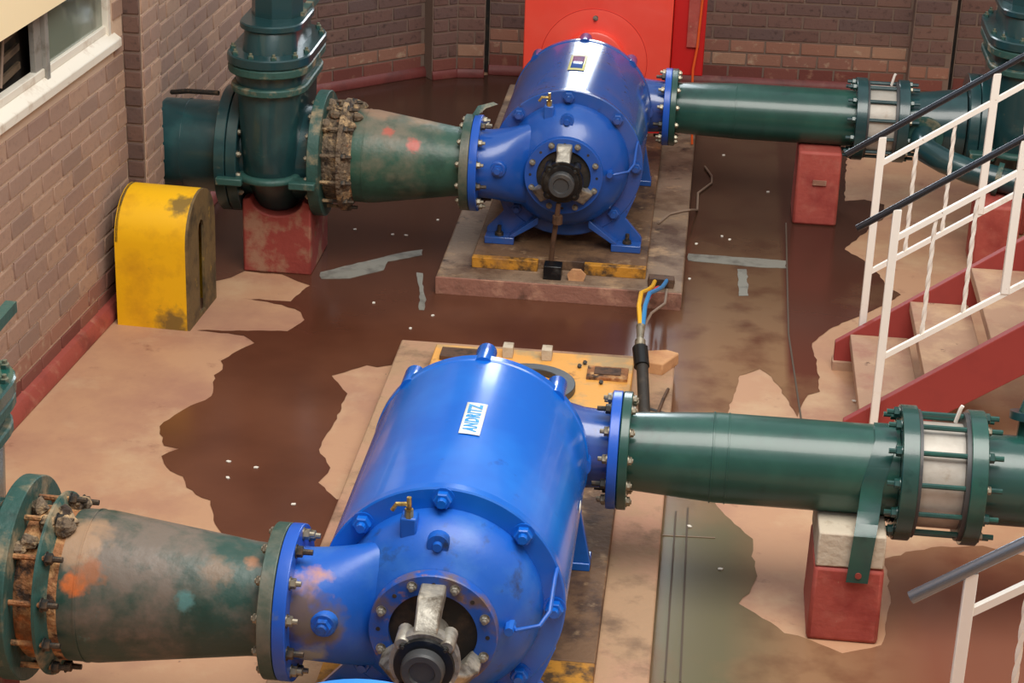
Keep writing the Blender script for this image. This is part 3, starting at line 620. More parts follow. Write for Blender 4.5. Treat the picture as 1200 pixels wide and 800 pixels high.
    t.lathe([(-0.215, 0.014), (-0.145, 0.018)], (0.215, 0, ZA + 0.015), 'y', 8)
    t.build('sensing_pipe', head, P)
    if old: pass
    return P
def barrel_patch(P, ly, la, wy, wa, m, name, lift):
    """rectangle on the barrel centred at length ly, angle la"""
    def fn(u, v):
        a = la + u; return ((RB + lift) * math.cos(a), v, ZA + (RB + lift) * math.sin(a))
    vs, fs = curved_patch(fn, -wa / 2, wa / 2, ly - wy / 2, ly + wy / 2, 8, 1)
    n = len(vs)
    o = MB().add(vs, fs).build(name, m, P); so = o.modifiers.new('thick', 'SOLIDIFY'); so.thickness = 0.0015; so.offset = -1
    return o
PN = make_pump('near blue centrifugal pump with white printed plate on its barrel', (-0.652, 5.254, 0.14), BLUE, BLUE_WORN, False)
PB = make_pump('rear blue centrifugal pump in front of the red motor', (-0.622, 9.42, 0.14), BLUE_DARK, REAR_HEAD, True)
# white plate with blue lettering on the near barrel (reads away from us, letter tops to the left)
LP = barrel_patch(PN, 0.445, math.radians(86.2), 0.225, math.radians(10.2), LABELW, 'name_plate', 0.002)
LP['label'] = 'white plate lettered ANDRITZ in blue'
tv, tf = text_mesh('ANDRITZ', 0.05)
wmax = max(v.x for v in tv) - min(v.x for v in tv); k = 0.196 / wmax; hmax = max(v.y for v in tv) - min(v.y for v in tv); kh = 0.044 / hmax
mb = MB(); vs = []
for v in tv:
    a = math.radians(86.2) + v.y * kh / RB      # letter tops towards the left
    vs.append(((RB + 0.0035) * math.cos(a), 0.445 + v.x * k, ZA + (RB + 0.0035) * math.sin(a)))
mb.add(vs, tf); mb.build('lettering', LABELB, LP)
barrel_patch(PN, 0.53, math.radians(7.0), 0.05, math.radians(3), LABELW, 'white_patch', 0.002)  # small white patch on the right side of the barrel
LB = barrel_patch(PB, 0.465, math.radians(90.2), 0.28, math.radians(13.0), LABELY, 'name_plate', 0.002)
LB['label'] = 'faded plate with pale yellow border'
barrel_patch(LB, 0.465, math.radians(90.2), 0.22, math.radians(9.0), BLUE_DARK, 'plate_field', 0.004)
# drain pipe and black sump box under the rear pump's bearing
DP = MB(); DP.tube([(-0.01, -0.33, ZA - 0.10), (-0.015, -0.33, ZA - 0.17), (-0.03, -0.31, 0.10), (-0.035, -0.31, 0.0)], 0.012, 8)
DP.lathe([(ZA - 0.20, 0.024), (ZA - 0.16, 0.024)], (-0.012, -0.33, 0), 'z', 8)
DP.build('drain_pipe', PENC, PB)
tag(MB().box(-0.685, -0.60, 9.02, 9.10, 0.09, 0.158).build('sump_box', BLACK, bevel=0.004), 'small black box on front of rear plinth under pump drain', 'box')
tag(MB().prism([(-0.035, 0), (0.035, 0), (0.045, 0.03), (0.02, 0.055), (-0.02, 0.055), (-0.042, 0.03)], 0, 0.02, 'y').build('stone_chip', BLOCKM, loc=(-0.53, 9.03, 0.09)), 'tan lump beside the small black box on rear plinth', 'stone')

# light blue casing of a further machine, only its crown shows at the bottom edge
Q = thing('machine_casing', 'light blue rounded casing crown cut by the bottom edge', 'casing', (-0.685, 4.13, 0.0))
MB().lathe([(0, 0.0), (0, 0.36), (0.012, 0.378), (0.03, 0.385), (-0.55, 0.385)][::-1], (0, 0, 0.547), 'y', 72).build('casing', BLUE_SKY, Q)
MB().box(-0.3, 0.3, -0.5, -0.05, 0.09, 0.3).build('casing_base', BLUE_SKY, Q)

# ------------------------------------------------------------ plinths and base slabs
def plinth(label, x0, x1, y0, y1, m, face):
    P = thing('machine_plinth', label, 'plinth', ((x0 + x1) / 2, y0, 0))
    w_ = (x1 - x0) / 2
    MB().box(-w_, w_, 0.012, y1 - y0, 0, 0.09, jit=0.004).build('slab', m, P, bevel=0.008)
    MB().box(-w_ + 0.002, w_ - 0.002, 0, 0.011, 0.0, 0.086).build('front_face', face, P, bevel=0.003)
    return P
plinth('near pale concrete plinth under the near pump', -1.225, -0.035, 4.80, 8.19, PLINTH, PLINTH_RED)
plinth('rear stained concrete plinth under the rear pump', -1.19, -0.028, 8.97, 12.30, PLINTH_DARK, PLINTH_RED)
def base(label, x0, x1, y0, y1, segs):
    P = thing('base_slab', label, 'base', ((x0 + x1) / 2, y0, 0.09))
    w_ = (x1 - x0) / 2
    for a, b, m in segs: MB().box(-w_, w_, a - y0, b - y0, 0, 0.05, jit=0.001).build('base_top', m, P, bevel=0.005)
    return P
base('near grout base with yellow painted rear end', -1.055, -0.208, 4.90, 8.05, ((4.90, 5.60, YEL_EDGE), (5.60, 7.15, BASE_DIRT), (7.15, 8.05, BASE_YEL)))
base('rear oily grout base with worn yellow front edge', -1.035, -0.207, 9.13, 12.2, ((9.16, 12.2, BASE_DIRT),))
tag(MB().box(-1.035, -0.72, 9.115, 9.158, 0.09, 0.1425).build('edge_strip', YEL_EDGE, bevel=0.003), 'flaking yellow edge strip, left end of rear base front', 'strip')
tag(MB().box(-0.50, -0.207, 9.115, 9.158, 0.09, 0.1425).build('edge_strip', YEL_EDGE, bevel=0.003), 'flaking yellow edge strip, right end of rear base front', 'strip')
# hardware left on the near base
h = thing('sole_plate', 'small rusty sole plate with loose bolts on yellow base', 'plate', (-0.31, 7.85, 0.14))
MB().box(-0.085, 0.085, -0.06, 0.06, 0, 0.014).build('plate', RUST, h, bevel=0.002)
MB().box(-0.055, 0.055, -0.03, 0.04, 0.014, 0.018).build('plate_pocket', PENC, h)
for dx, dy in ((-0.12, 0.05), (-0.10, 0.09), (-0.02, -0.10)): inst('bolt', HEX_Y_D, h, (dx, dy, 0.014), (PI / 2 + 0.6, 0, 0.4))
tag(MB().box(-0.09, 0.09, -0.05, 0.05, 0, 0.02).build('small_plate', PENC, loc=(-0.93, 7.93, 0.14), bevel=0.002), 'small dark plate at left rear corner of near base', 'plate')
tag(MB().prism([(-0.085, -0.05), (0.02, -0.075), (0.085, 0.06), (0.03, 0.09), (-0.07, 0.06)], 0, 0.055).build('loose_block', BLOCKM, loc=(-0.105, 8.07, 0.09), bevel=0.006), 'loose sandy coloured block on rear right corner of near plinth', 'block')
tag(MB().ringtube([(0, 0.135), (0.03, 0.135), (0.03, 0.19), (0, 0.19)], (0, 0, 0), 'z', 40).build('base_ring', GREY_CAP, loc=(-0.62, 7.66, 0.14), bevel=0.003), 'dark round ring on yellow base just behind near pump barrel', 'ring')
for i_, (x_, l_) in enumerate(((-0.74, 'small pale block left of the rod end at rear of near base'), (-0.575, 'small pale block right of the rod end at rear of near base'))):
    tag(MB().box(-0.022, 0.022, -0.03, 0.03, 0, 0.05).build('packing_block', WPAINT, loc=(x_, 7.98, 0.14), bevel=0.003), l_, 'block')
tag(MB().prism([(-0.05, 0.02), (0.07, -0.03), (0.06, -0.015), (-0.04, 0.04)], 0, 0.006).build('steel_shard', BOLT_DARK, loc=(-0.085, 7.62, 0.09)), 'dark pointed steel shard on near plinth by cable', 'scrap')
tag(MB().tube([(-0.11, 7.42, 0.096), (-0.07, 7.75, 0.10), (-0.055, 7.84, 0.102)], 0.007, 6).build('iron_rod', PENC), 'thin rusty rod on near plinth right of cable', 'rod')

# ------------------------------------------------------------ suction lines
def tie_joint(P, x0, x1, y, z, R, n, rod_m, nutmesh, over=0.05, r=0.0085, nut0=None):
    for k in range(n):
        a = 2 * PI * (k + 0.5) / n
        b = MB(); b.tube([(x0 - over * 0.4, y + R * math.cos(a), z + R * math.sin(a)), (x1 + over, y + R * math.cos(a), z + R * math.sin(a))], r, 8)
        o = b.build('tie_rod', rod_m, P)
        inst('nut', nutmesh, o, (x1, y + R * math.cos(a), z + R * math.sin(a)))
def suction(label, y, z, xv, xr, xc0, xc1, xf, m):
    """xv valve right face, xr thin ring, xc0..xc1 reducer, xf flange mate"""
    C = thing('reducer_pipe', label, 'pipe', (xc0, y, 0))
    L_ = xc1 - xc0
    MB().lathe([(0, 0.222), (0.085, 0.222), (L_ * 0.9, 0.166), (L_, 0.163)], (0, 0, z), 'x', 64).build('cone', m, C, angle=50)
    MB().ringtube([(0.048, 0.222), (0.048, 0.2245), (0.054, 0.2245), (0.054, 0.222)], (0, 0, z), 'x', 64).build('weld_seam', m, C)
    F = MB().lathe([(L_ - 0.002, 0.16), (L_, 0.228), (xf - xc0 - 0.002, 0.228), (xf - xc0, 0.226), (xf - xc0, 0.1)], (0, 0, z), 'x', 64).build('flange', GREEN_OLD, C, bevel=0.002)
    bolts_x(F, L_ - 0.001, 0, z, 0.203, 12, HX_ZS, -1)
    return C
def coupling(label, y, z, xv, xr, xc0, crust):
    J = thing('pipe_coupling', label, 'coupling', (xv, y, 0))
    MB().lathe([(0, 0.215), (0.01, 0.222), (xc0 - xv, 0.222)], (0, 0, z), 'x', 56).build('sleeve', crust, J)
    e = 0.0 if crust is CRUST else 0.013
    MB().ringtube([(xr - xv, 0.215), (xr - xv, 0.268), (xr - xv + 0.022 - e, 0.268), (xr - xv + 0.03 - e, 0.25), (xr - xv + 0.05 - 2 * e, 0.235), (xr - xv + 0.06 - 2 * e, 0.215)], (0, 0, z), 'x', 56).build('gland_ring', crust if crust is CRUST else TEAL_DIRTY, J)
    tie_joint(J, 0, xr - xv + 0.024, 0, z, 0.250, 12, crust if crust is CRUST else RUST, HX_D, 0.035)
    # lumps of scale around the upper part
    random.seed(int(y * 10))
    for k in range(9):
        a = random.uniform(0.9, 2.4); b = MB(); q = [random.uniform(0.7, 1.2) for _ in range(8)]
        x = random.uniform(0.0, xc0 - xv + 0.02); r0 = random.uniform(0.018, 0.034)
        b.lathe([(-r0, 0.002), (-r0 * 0.6, r0 * 0.8 * q[0]), (0, r0 * q[1]), (r0 * 0.6, r0 * 0.7 * q[2]), (r0, 0.002)], (x, 0.235 * math.cos(a), z + 0.235 * math.sin(a)), 'x', 7)
        b.build('scale_lump', CRUST, J, angle=20)
    return J
def stadium(hw, hl, z, n=12, cx=0, cy=0):
    pts = []
    for i in range(n + 1):
        a = PI * i / n; pts.append((cx + hw * math.cos(a), cy + hl - hw + hw * math.sin(a), z))
    for i in range(n + 1):
        a = PI + PI * i / n; pts.append((cx + hw * math.cos(a), cy - hl + hw + hw * math.sin(a), z))
    return pts
def gate_valve(label, loc, z, m, dirty, xl=-0.25, xr=0.245, R=0.30, k=1.0):
    V = thing('gate_valve', label, 'valve', loc)
    b = MB()
    b.lathe([(xl + 0.05, 0.235 * k), (xl + 0.10, 0.225 * k), (0, 0.225 * k), (xr - 0.07, 0.225 * k), (xr - 0.03, 0.235 * k)], (0, 0, z), 'x', 48)
    for z0, hw, hl in (): pass
    zb_ = z; z = z + 0.0
    prof = [(z - 0.285 * k, 0.02, 0.06), (z - 0.275 * k, 0.07, 0.11), (z - 0.245 * k, 0.10, 0.15), (z - 0.18 * k, 0.115, 0.19), (z - 0.09 * k, 0.122, 0.28), (z - 0.03 * k, 0.124, 0.325), (z + 0.12 * k, 0.136, 0.335), (z + 0.36 * k, 0.150, 0.335)]
    b.loft([stadium(hw * k, hl * k, zz) for zz, hw, hl in prof])
    b.build('body', m, V, angle=45)
    # waist rib around the body
    b = MB(); b.loft([stadium(0.132 * k, 0.315 * k, z - 0.08 * k), stadium(0.150 * k, 0.352 * k, z - 0.07 * k), stadium(0.150 * k, 0.352 * k, z - 0.05 * k), stadium(0.136 * k, 0.34 * k, z - 0.04 * k)])
    for sx in (-1, 1): b.box(min(sx * 0.11, sx * 0.235) * k, max(sx * 0.11, sx * 0.235) * k, -0.33 * k, -0.23 * k, z - 0.085 * k, z - 0.05 * k)
    b.build('rib', dirty, V, bevel=0.006)
    for x0, x1, mm, zz in ((xl, xl + 0.052, m, 0), (xl + 0.056, xl + 0.108, m, 0), (xr - 0.055, xr, dirty, 0)):
        F = MB().lathe([(x0, 0.2 * k), (x0, R - 0.003), (x0 + 0.003, R), (x1 - 0.003, R), (x1, R - 0.003), (x1, 0.2 * k)], (0, 0, z), 'x', 64).build('flange', mm, V)
        if x0 != xl: bolts_x(F, x1 if x0 < 0 else x0, 0, z, R - 0.035, 16, HX_ZS, 1 if x0 < 0 else -1)
    def plate(nm, hw, hl, z0, z1, mm, ch=0.006):
        return MB().loft([stadium(hw - ch, hl - ch, z0), stadium(hw, hl, z0 + ch), stadium(hw, hl, z1 - ch), stadium(hw - ch, hl - ch, z1)]).build(nm, mm, V, angle=40)
    plate('collar', 0.178 * k, 0.362 * k, z + 0.355 * k, z + 0.39 * k, dirty)
    MB().loft([stadium(0.155 * k, 0.335 * k, z + 0.385 * k), stadium(0.160 * k, 0.34 * k, z + 0.45 * k)]).build('neck', m, V)
    f1 = plate('bonnet_flange', 0.192 * k, 0.372 * k, z + 0.445 * k, z + 0.485 * k, dirty)
    plate('bonnet_flange', 0.195 * k, 0.375 * k, z + 0.488 * k, z + 0.535 * k, m)
    me = mesh_of(MB().lathe([(0, 0.014), (0.014, 0.014), (0.016, 0.008), (0.026, 0.008)], axis='z', seg=6), 'bolt', dirty)
    st = stadium(0.172 * k, 0.35 * k, z + 0.535 * k, 5)
    for p in st: inst('bolt', me, V, p)
    b = MB(); b.loft([stadium(0.128 * k, 0.29 * k, z + 0.53 * k), stadium(0.126 * k, 0.27 * k, z + 0.60 * k), stadium(0.124 * k, 0.24 * k, z + 0.66 * k)])
    b.build('bonnet', m, V, angle=45)
    plate('gland_flange', 0.148 * k, 0.27 * k, z + 0.632 * k, z + 0.665 * k, m)
    b = MB(); b.lathe([(z + 0.66 * k, 0.122 * k), (z + 0.90 * k, 0.118 * k), (z + 1.0 * k, 0.085 * k), (z + 1.25 * k, 0.06 * k)], (0, 0, 0), 'z', 8)
    b.build('yoke', m, V, angle=20)
    MB().tube([(0.115 * k, -0.02, z + 0.665 * k), (0.12 * k, 0.34 * k, z + 0.675 * k), (0.12 * k, 0.42 * k, z + 0.675 * k)], 0.024, sq=True).build('guide_bar', dirty, V)
    return V
ZS = 0.556
YN = 5.254 - 0.134; YR = 9.42 - 0.134
gate_valve('near left green gate valve mostly cut by left edge', (-2.13, YN, 0), ZS + 0.01, GREEN, TEAL_DIRTY, xr=0.295)
coupling('near left pipe coupling with rusty orange sleeve and tie rods', YN, ZS, -1.835, -1.765, -1.708, RUST)
suction('near left dusty green reducer pipe with rust patches', YN, ZS, -1.835, -1.77, -1.708, -1.133, -1.092, GREEN_NEAR)
gate_valve('rear left teal gate valve standing over a red block', (-1.997, YR, 0), ZS, TEAL, TEAL_DIRTY)
coupling('rear left pipe coupling caked in scale', YR, ZS, -1.752, -1.675, -1.612, CRUST)
suction('rear left green reducer pipe leading to rear pump', YR, ZS, -1.752, -1.67, -1.612, -1.104, -1.062, GREEN_REAR)
Pl = thing('supply_pipe', 'short wide teal pipe between left wall and rear valve', 'pipe', (-2.50, YR, 0))
MB().lathe([(-0.05, 0.218), (0.253, 0.218)], (0, 0, ZS), 'x', 56).build('pipe_barrel', TEAL, Pl)
MB().ringtube([(0.06, 0.217), (0.06, 0.221), (0.07, 0.221), (0.07, 0.217)], (0, 0, ZS), 'x', 56).build('weld_seam', TEAL, Pl)
Pl2 = thing('supply_pipe', 'wide green pipe left of the near gate valve', 'pipe', (-2.80, YN, 0))
MB().lathe([(0.04, 0.218), (0.42, 0.218)], (0, 0, ZS + 0.01), 'x', 40).build('pipe_barrel', GREEN, Pl2)
tag(MB().tube([(-2.49, 9.20, 0.835), (-2.40, 9.15, 0.86), (-2.24, 9.1, 0.875)], 0.012, 8).build('thin_bar', BOLT_DARK), 'thin dark bar above short teal pipe by left wall', 'bar')
# torn gasket tab on the rear suction flange
tag(MB().loft([[(-1.075, YR + 0.02, ZS + 0.225), (-1.05, YR + 0.02, ZS + 0.225), (-1.05, YR + 0.024, ZS + 0.225), (-1.075, YR + 0.024, ZS + 0.225)],
     [(-1.05, YR + 0.03, ZS + 0.27), (-1.01, YR + 0.03, ZS + 0.262), (-1.01, YR + 0.034, ZS + 0.262), (-1.05, YR + 0.034, ZS + 0.27)],
     [(-0.98, YR + 0.06, ZS + 0.285), (-0.96, YR + 0.06, ZS + 0.275), (-0.96, YR + 0.064, ZS + 0.275), (-0.98, YR + 0.064, ZS + 0.285)]]).build('gasket_tab', TEAL_DIRTY), 'curled grey green tab on top of rear suction flange', 'gasket')

# ------------------------------------------------------------ discharge lines
def discharge(lbl, y, z, x0, xk, xj0, m, reducer):
    C = thing('discharge_pipe', lbl, 'pipe', (x0, y, 0))
    L_ = xj0 - x0
    F = MB().lathe([(0, 0.1), (0, 0.2), (0.002, 0.202), (0.030, 0.202), (0.032, 0.2), (0.032, 0.13)], (0, 0, z), 'x', 64).build('flange', m, C, bevel=0.002)
    bolts_x(F, 0.032, 0, z, 0.178, 12, HX_ZS, 1)
    if reducer: prof = [(0.03, 0.134), (0.05, 0.134), (xk - x0, 0.153), (L_, 0.153)]
    else: prof = [(0.03, 0.132), (0.05, 0.134), (xk - x0, 0.144), (xk - x0 + 0.03, 0.1455), (L_, 0.1455)]
    MB().lathe(prof, (0, 0, z), 'x', 64).build('pipe_barrel', m, C, angle=50)
    for xx in ((xk - x0 - 0.02, xk - x0 + 0.03) if reducer else (xk - x0,)):
        r0 = prof[2][1]
        MB().ringtube([(xx, r0 - 0.004), (xx + 0.002, r0 + 0.0022), (xx + 0.007, r0 + 0.0022), (xx + 0.009, r0 - 0.004)], (0, 0, z), 'x', 64).build('weld_seam', m, C)
    return C
def exp_joint(lbl, y, z, xa, xb, xc, xd, R, m, n=12):
    J = thing('expansion_joint', lbl, 'pipe joint', (xa, y, 0))
    MB().lathe([(0.0, 0.17), (xb - xa + 0.015, 0.178), (xc - xa - 0.015, 0.178), (xd - xa, 0.17)], (0, 0, z), 'x', 56).build('sleeve', STEEL, J)
    for a, b in ((xa, xb), (xc, xd)):
        a -= xa; b -= xa
        MB().ringtube([(a, 0.15), (a, R - 0.002), (a + 0.002, R), (b - 0.002, R), (b, R - 0.002), (b, 0.15)], (0, 0, z), 'x', 64).build('flange', m, J)
    for a, b in ((xb - xa, xb - xa + 0.012), (xc - xa - 0.014, xc - xa)):
        MB().ringtube([(a, 0.17), (a, R - 0.012), (b, R - 0.012), (b, 0.17)], (0, 0, z), 'x', 56).build('gasket', GREY_CAP, J)
    for k in range(n):
        a = 2 * PI * (k + 0.5) / n; py, pz = (R - 0.024) * math.cos(a), z + (R - 0.024) * math.sin(a)
        o = MB().tube([(-0.045, py, pz), (xd - xa + 0.05, py, pz)], 0.0095, 8).build('tie_rod', m, J)
        inst('nut', HX_G, o, (-0.002, py, pz), (0, 0, PI)); inst('nut', HX_ZS if k % 2 else HX_G, o, (xd - xa, py, pz))
    MB().tube([(0.175, -0.02, z + R - 0.02), (0.185, -0.03, z + R + 0.035), (0.19, -0.03, z + R + 0.045)], 0.007, 6).build('pull_tab', WHITE, J)
    return J
YDN = 5.254 + 1.076; YDR = 9.42 + 1.076; ZD = 0.536
discharge('near dark green discharge pipe resting on red and white support', YDN, ZD, -0.192, 0.135, 0.735, GREEN_NEW, True)
exp_joint('near expansion joint with bare steel sleeve and green tie rods', YDN, ZD - 0.002, 0.735, 0.790, 0.958, 1.012, 0.228, GREEN)
E1 = thing('outlet_pipe', 'near dark green pipe running out at right edge', 'pipe', (1.012, YDN, 0))
MB().lathe([(0, 0.153), (1.5, 0.153)], (0, 0, ZD - 0.002), 'x', 56).build('pipe_barrel', GREEN, E1)
b = MB(); b.tube([(0.16, 0.07, ZD + 0.10), (0.165, 0.09, ZD + 0.19)], 0.045, 18); b.build('branch_neck', GREEN, E1)
b = MB(); b.tube([(0.165, 0.088, ZD + 0.185), (0.166, 0.095, ZD + 0.21)], 0.078, 24); b.build('branch_flange', TEAL, E1)
b = MB(); b.tube([(0.166, 0.095, ZD + 0.20), (0.18, 0.11, ZD + 0.25), (0.24, 0.13, ZD + 0.29), (0.6, 0.2, ZD + 0.42)], 0.05, 18); b.build('branch_pipe', GREEN, E1)
discharge('rear teal green discharge pipe leading from rear pump', YDR, ZD, -0.164, 0.17, 0.80, TEAL if False else GREEN_NEW, False)
exp_joint('rear expansion joint with pale sleeve behind the white railing', YDR, ZD, 0.79, 0.845, 1.005, 1.06, 0.214, TEAL)
E2 = thing('outlet_pipe', 'rear teal pipe between expansion joint and right valve', 'pipe', (1.06, YDR, 0))
MB().lathe([(0, 0.15), (0.12, 0.165), (0.29, 0.19)], (0, 0, ZD), 'x', 56).build('pipe_barrel', TEAL, E2)
b = MB(); b.tube([(0.09, -0.12, ZD - 0.02), (0.07, -0.24, ZD - 0.03), (0.09, -0.34, ZD - 0.05), (0.17, -0.42, ZD - 0.07), (0.30, -0.47, ZD - 0.10), (1.0, -0.62, ZD - 0.20)], 0.062, 20); b.build('bypass_pipe', TEAL, E2)
b = MB(); b.tube([(0.088, -0.15, ZD - 0.02), (0.082, -0.175, ZD - 0.022)], 0.10, 24); b.build('bypass_flange', TEAL_DIRTY, E2)
MB().tube([(0.42, -0.495, ZD - 0.12), (0.445, -0.5, ZD - 0.124)], 0.085, 24).build('bypass_flange', TEAL_DIRTY, E2)
gate_valve('tall teal gate valve at right behind the railing', (1.60, YDR, 0), ZD, TEAL, TEAL_DIRTY, xl=-0.245, xr=0.25, R=0.27)
E3 = thing('delivery_pipe', 'teal pipe on the far side of right gate valve', 'pipe', (1.85, YDR, 0))
MB().lathe([(0, 0.2), (1.2, 0.2)], (0, 0, ZD), 'x', 40).build('pipe_barrel', TEAL, E3)
# strap over near pipe bolted to its support
st = thing('pipe_strap', 'green flat strap over near pipe with drilled lower end', 'strap', (0.685, YDN, 0))
pts = []
for i in range(15):
    a = math.radians(115 - i * 0); 
arc = [(0.157 * math.cos(math.radians(t)), ZD + 0.157 * math.sin(math.radians(t))) for t in range(80, 178, 8)] + [(-0.19, 0.47), (-0.225, 0.44), (-0.252, 0.41), (-0.258, 0.34), (-0.258, 0.24)]
lo = []
for i, (yy, zz) in enumerate(arc):
    sh = -0.062 * max(0, i - 5) / (len(arc) - 6); hw = 0.036
    lo.append([(sh - hw, yy, zz), (sh + hw, yy, zz), (sh + hw, yy + 0.006 * (1 if i > 11 else 0.5), zz + 0.006), (sh - hw, yy + 0.006 * (1 if i > 11 else 0.5), zz + 0.006)])
MB().loft(lo).build('strap_band', GREEN, st)
MB().lathe([(-0.262, 0.011), (-0.25, 0.011)], (-0.060, 0, 0.268), 'y', 14).build('strap_hole', RED_WORN, st)

# ------------------------------------------------------------ concrete supports
def support(label, x0, x1, y0, y1, h, m, cap=0.0, saddle=False, taper=0.0, yv=None):
    P = thing('pipe_support', label, 'support', ((x0 + x1) / 2, y0, 0)); w_ = (x1 - x0) / 2; d = y1 - y0
    if saddle:
        # seat cut to the round valve belly
        top = [(-w_, h)] + [(0.125 * math.cos(PI + PI * t / 12), h + 0.01 + 0.085 * math.sin(PI + PI * t / 12)) for t in range(13)] + [(w_, h - 0.01)]
        MB().prism([(-w_, 0), (w_, 0)] + top[::-1], 0, d, 'y').build('block', m, P, bevel=0.008)
    else:
        lo = []
        for z, t in ((0, 0), (h - cap, taper * (h - cap) / h)):
            lo.append([(-w_ + t, 0 + t * 0.3, z), (w_ - t, t * 0.3, z), (w_ - t, d, z), (-w_ + t, d, z)])
        MB().loft(lo).build('block', m, P, bevel=0.014)
        if cap: MB().loft([[(-w_ + taper + 0.001, 0.003, h - cap), (w_ - taper - 0.001, 0.003, h - cap + 0.005), (w_ - taper, d, h - cap), (-w_ + taper, d, h - cap)], [(-w_ + taper + 0.004, 0.006, h), (w_ - taper - 0.003, 0.006, h), (w_ - taper, d, h), (-w_ + taper, d, h)]]).build('packing', WPAINT, P, bevel=0.006)
    return P
support('near pipe support, red with scraped white top', 0.476, 0.716, 6.09, 6.42, 0.405, RED_CONC, cap=0.125, taper=0.006)
s2 = support('rear red pipe support under rear discharge pipe', 0.512, 0.742, 10.30, 10.62, 0.40, RED_CONC, taper=0.004)
MB().box(0.63 - 0.627 - 0.03, 0.63 - 0.627 + 0.04, -0.012, 0.004, 0.225, 0.25).build('chipped_patch', BRICK_P, s2)
support('worn red block under rear left gate valve', -2.135, -1.805, 9.09, 9.52, 0.365, RED_WORN, saddle=True)
support('red block under near left gate valve', -2.27, -1.97, 4.95, 5.3, 0.235, RED_WORN)
support('deep red block behind the stair railing', 1.385, 1.60, 9.78, 10.05, 0.34, RED_CONC)
support('hidden red block under right gate valve', 1.5, 1.72, 10.36, 10.68, 0.20, RED_CONC)

# ------------------------------------------------------------ yellow arched guard
Y = thing('arched_guard', 'yellow arched guard box with slotted grimy end by left wall', 'guard', (-2.535, 8.33, 0), math.radians(-3))
def arch(w2, y1, h):     # profile in (y,z): flat front, rounded top
    return None
W_ = 0.322; H_ = 0.595; D_ = 0.42
prof = [(0, 0)]
for i in range(13):
    a = PI - PI * i / 12; prof.append((D_ / 2 + D_ / 2 * math.cos(a), H_ - D_ / 2 * 0.95 + D_ / 2 * 0.95 * math.sin(a)))
prof.append((D_, 0))
inner = [(0.02, 0)] + [(D_ / 2 + (D_ / 2 - 0.02) * math.cos(PI - PI * i / 12), H_ - D_ / 2 * 0.95 + (D_ / 2 * 0.95 - 0.02) * math.sin(PI - PI * i / 12)) for i in range(13)] + [(D_ - 0.02, 0)]
n = len(prof); b = MB()
vs = []
for x in (0.0, W_):
    vs += [(x, u, v) for u, v in prof] + [(x, u, v) for u, v in inner]
fs = []
for i in range(n - 1):
    fs.append((i, i + 1, 2 * n + i + 1, 2 * n + i)); fs.append((n + i, n + i + 1, 3 * n + i + 1, 3 * n + i))
    fs.append((i, i + 1, n + i + 1, n + i)); fs.append((2 * n + i, 2 * n + i + 1, 3 * n + i + 1, 3 * n + i))
fs += [(0, n, 3 * n, 2 * n), (n - 1, 2 * n - 1, 4 * n - 1, 3 * n - 1)]
b.add(vs, fs); b.build('shell', YELLOW, Y, angle=40)
# end plate with a tall slot
slot = [(0.165, 0.02), (0.245, 0.02), (0.245, 0.42), (0.235, 0.445), (0.205, 0.46), (0.175, 0.445), (0.165, 0.42)]
outer = [(0.004, 0.0)] + [(u, v) for u, v in prof[1:-1]] + [(D_ - 0.004, 0.0)]
for sgn, x0 in ((1, W_), (0, 0.003)):
    pl = MB(); lp = [[Vector((u, v, 0)) for u, v in outer], [Vector((u, v, 0)) for u, v in reversed(slot)]] if sgn else [[Vector((u, v, 0)) for u, v in outer]]
    flat = [p for l in lp for p in l]; tr = tessellate_polygon(lp); k = len(flat)
    vs = [(x0, p.x, p.y) for p in flat] + [(x0 + 0.012, p.x, p.y) for p in flat]
    fs = [tuple(t) for t in tr] + [tuple(k + i for i in t) for t in tr]
    o0 = 0
    for l in lp:
        m_ = len(l)
        fs += [(o0 + i, o0 + (i + 1) % m_, k + o0 + (i + 1) % m_, k + o0 + i) for i in range(m_)]; o0 += m_
    pl.add(vs, fs); pl.build('end_plate', YELLOW_SIDE, Y, angle=20)
MB().box(0.03, 0.25, 0.03, 0.39, 0.0, 0.45).build('inner_block', BLACK, Y)

# ------------------------------------------------------------ red motor
Mo = thing('electric_motor', 'bright red square motor housing behind the rear pump', 'motor', (-0.61, 11.25, 0.14))
b = MB().box(-0.41, 0.415, 0, 0.62, 0.29, 0.96); b.build('housing', RED_MOTOR, Mo, bevel=0.006)
MB().lathe([(0, 0.298), (-0.004, 0.298), (-0.005, 0.295), (-0.005, 0.0)], (-0.012, 0, 0.41), 'y', 72).build('end_disc', RED_MOTOR, Mo)
MB().ringtube([(0.0, 0.2985), (-0.0045, 0.2985), (-0.0045, 0.3005), (0, 0.3005)], (-0.012, 0, 0.41), 'y', 72).build('disc_joint', RED_DARK, Mo)
MB().lathe([(-0.005, 0.185), (-0.045, 0.178), (-0.05, 0.17), (-0.05, 0.06)], (-0.012, 0, 0.41), 'y', 48).build('bearing_cover', RED_MOTOR, Mo)
MB().lathe([(-0.05, 0.04), (-0.30, 0.04)], (-0.012, 0, 0.41), 'y', 24).build('shaft', CAST, Mo)
inst('bolt', HEX_Y_S, Mo, (-0.012, -0.005, 0.66))
g = MB()
for i in range(8): g.box(0.09 + i * 0.036, 0.115 + i * 0.036, -0.004, 0.01, 0.80, 0.90)
g.build('vent_grille', BLACK, Mo)
for sx in (-1, 1): MB().box(sx * 0.30 - 0.08, sx * 0.30 + 0.08, 0.05, 0.58, 0, 0.29).build('foot', RED_DARK, Mo)
T = MB().box(0.417, 0.60, 0.12, 0.5, 0.33, 1.0).build('terminal_box', RED_DARK, Mo, bevel=0.006)
MB().box(0.50, 0.57, 0.10, 0.12, 0.50, 1.0).build('side_panel', RED_CONC, T)
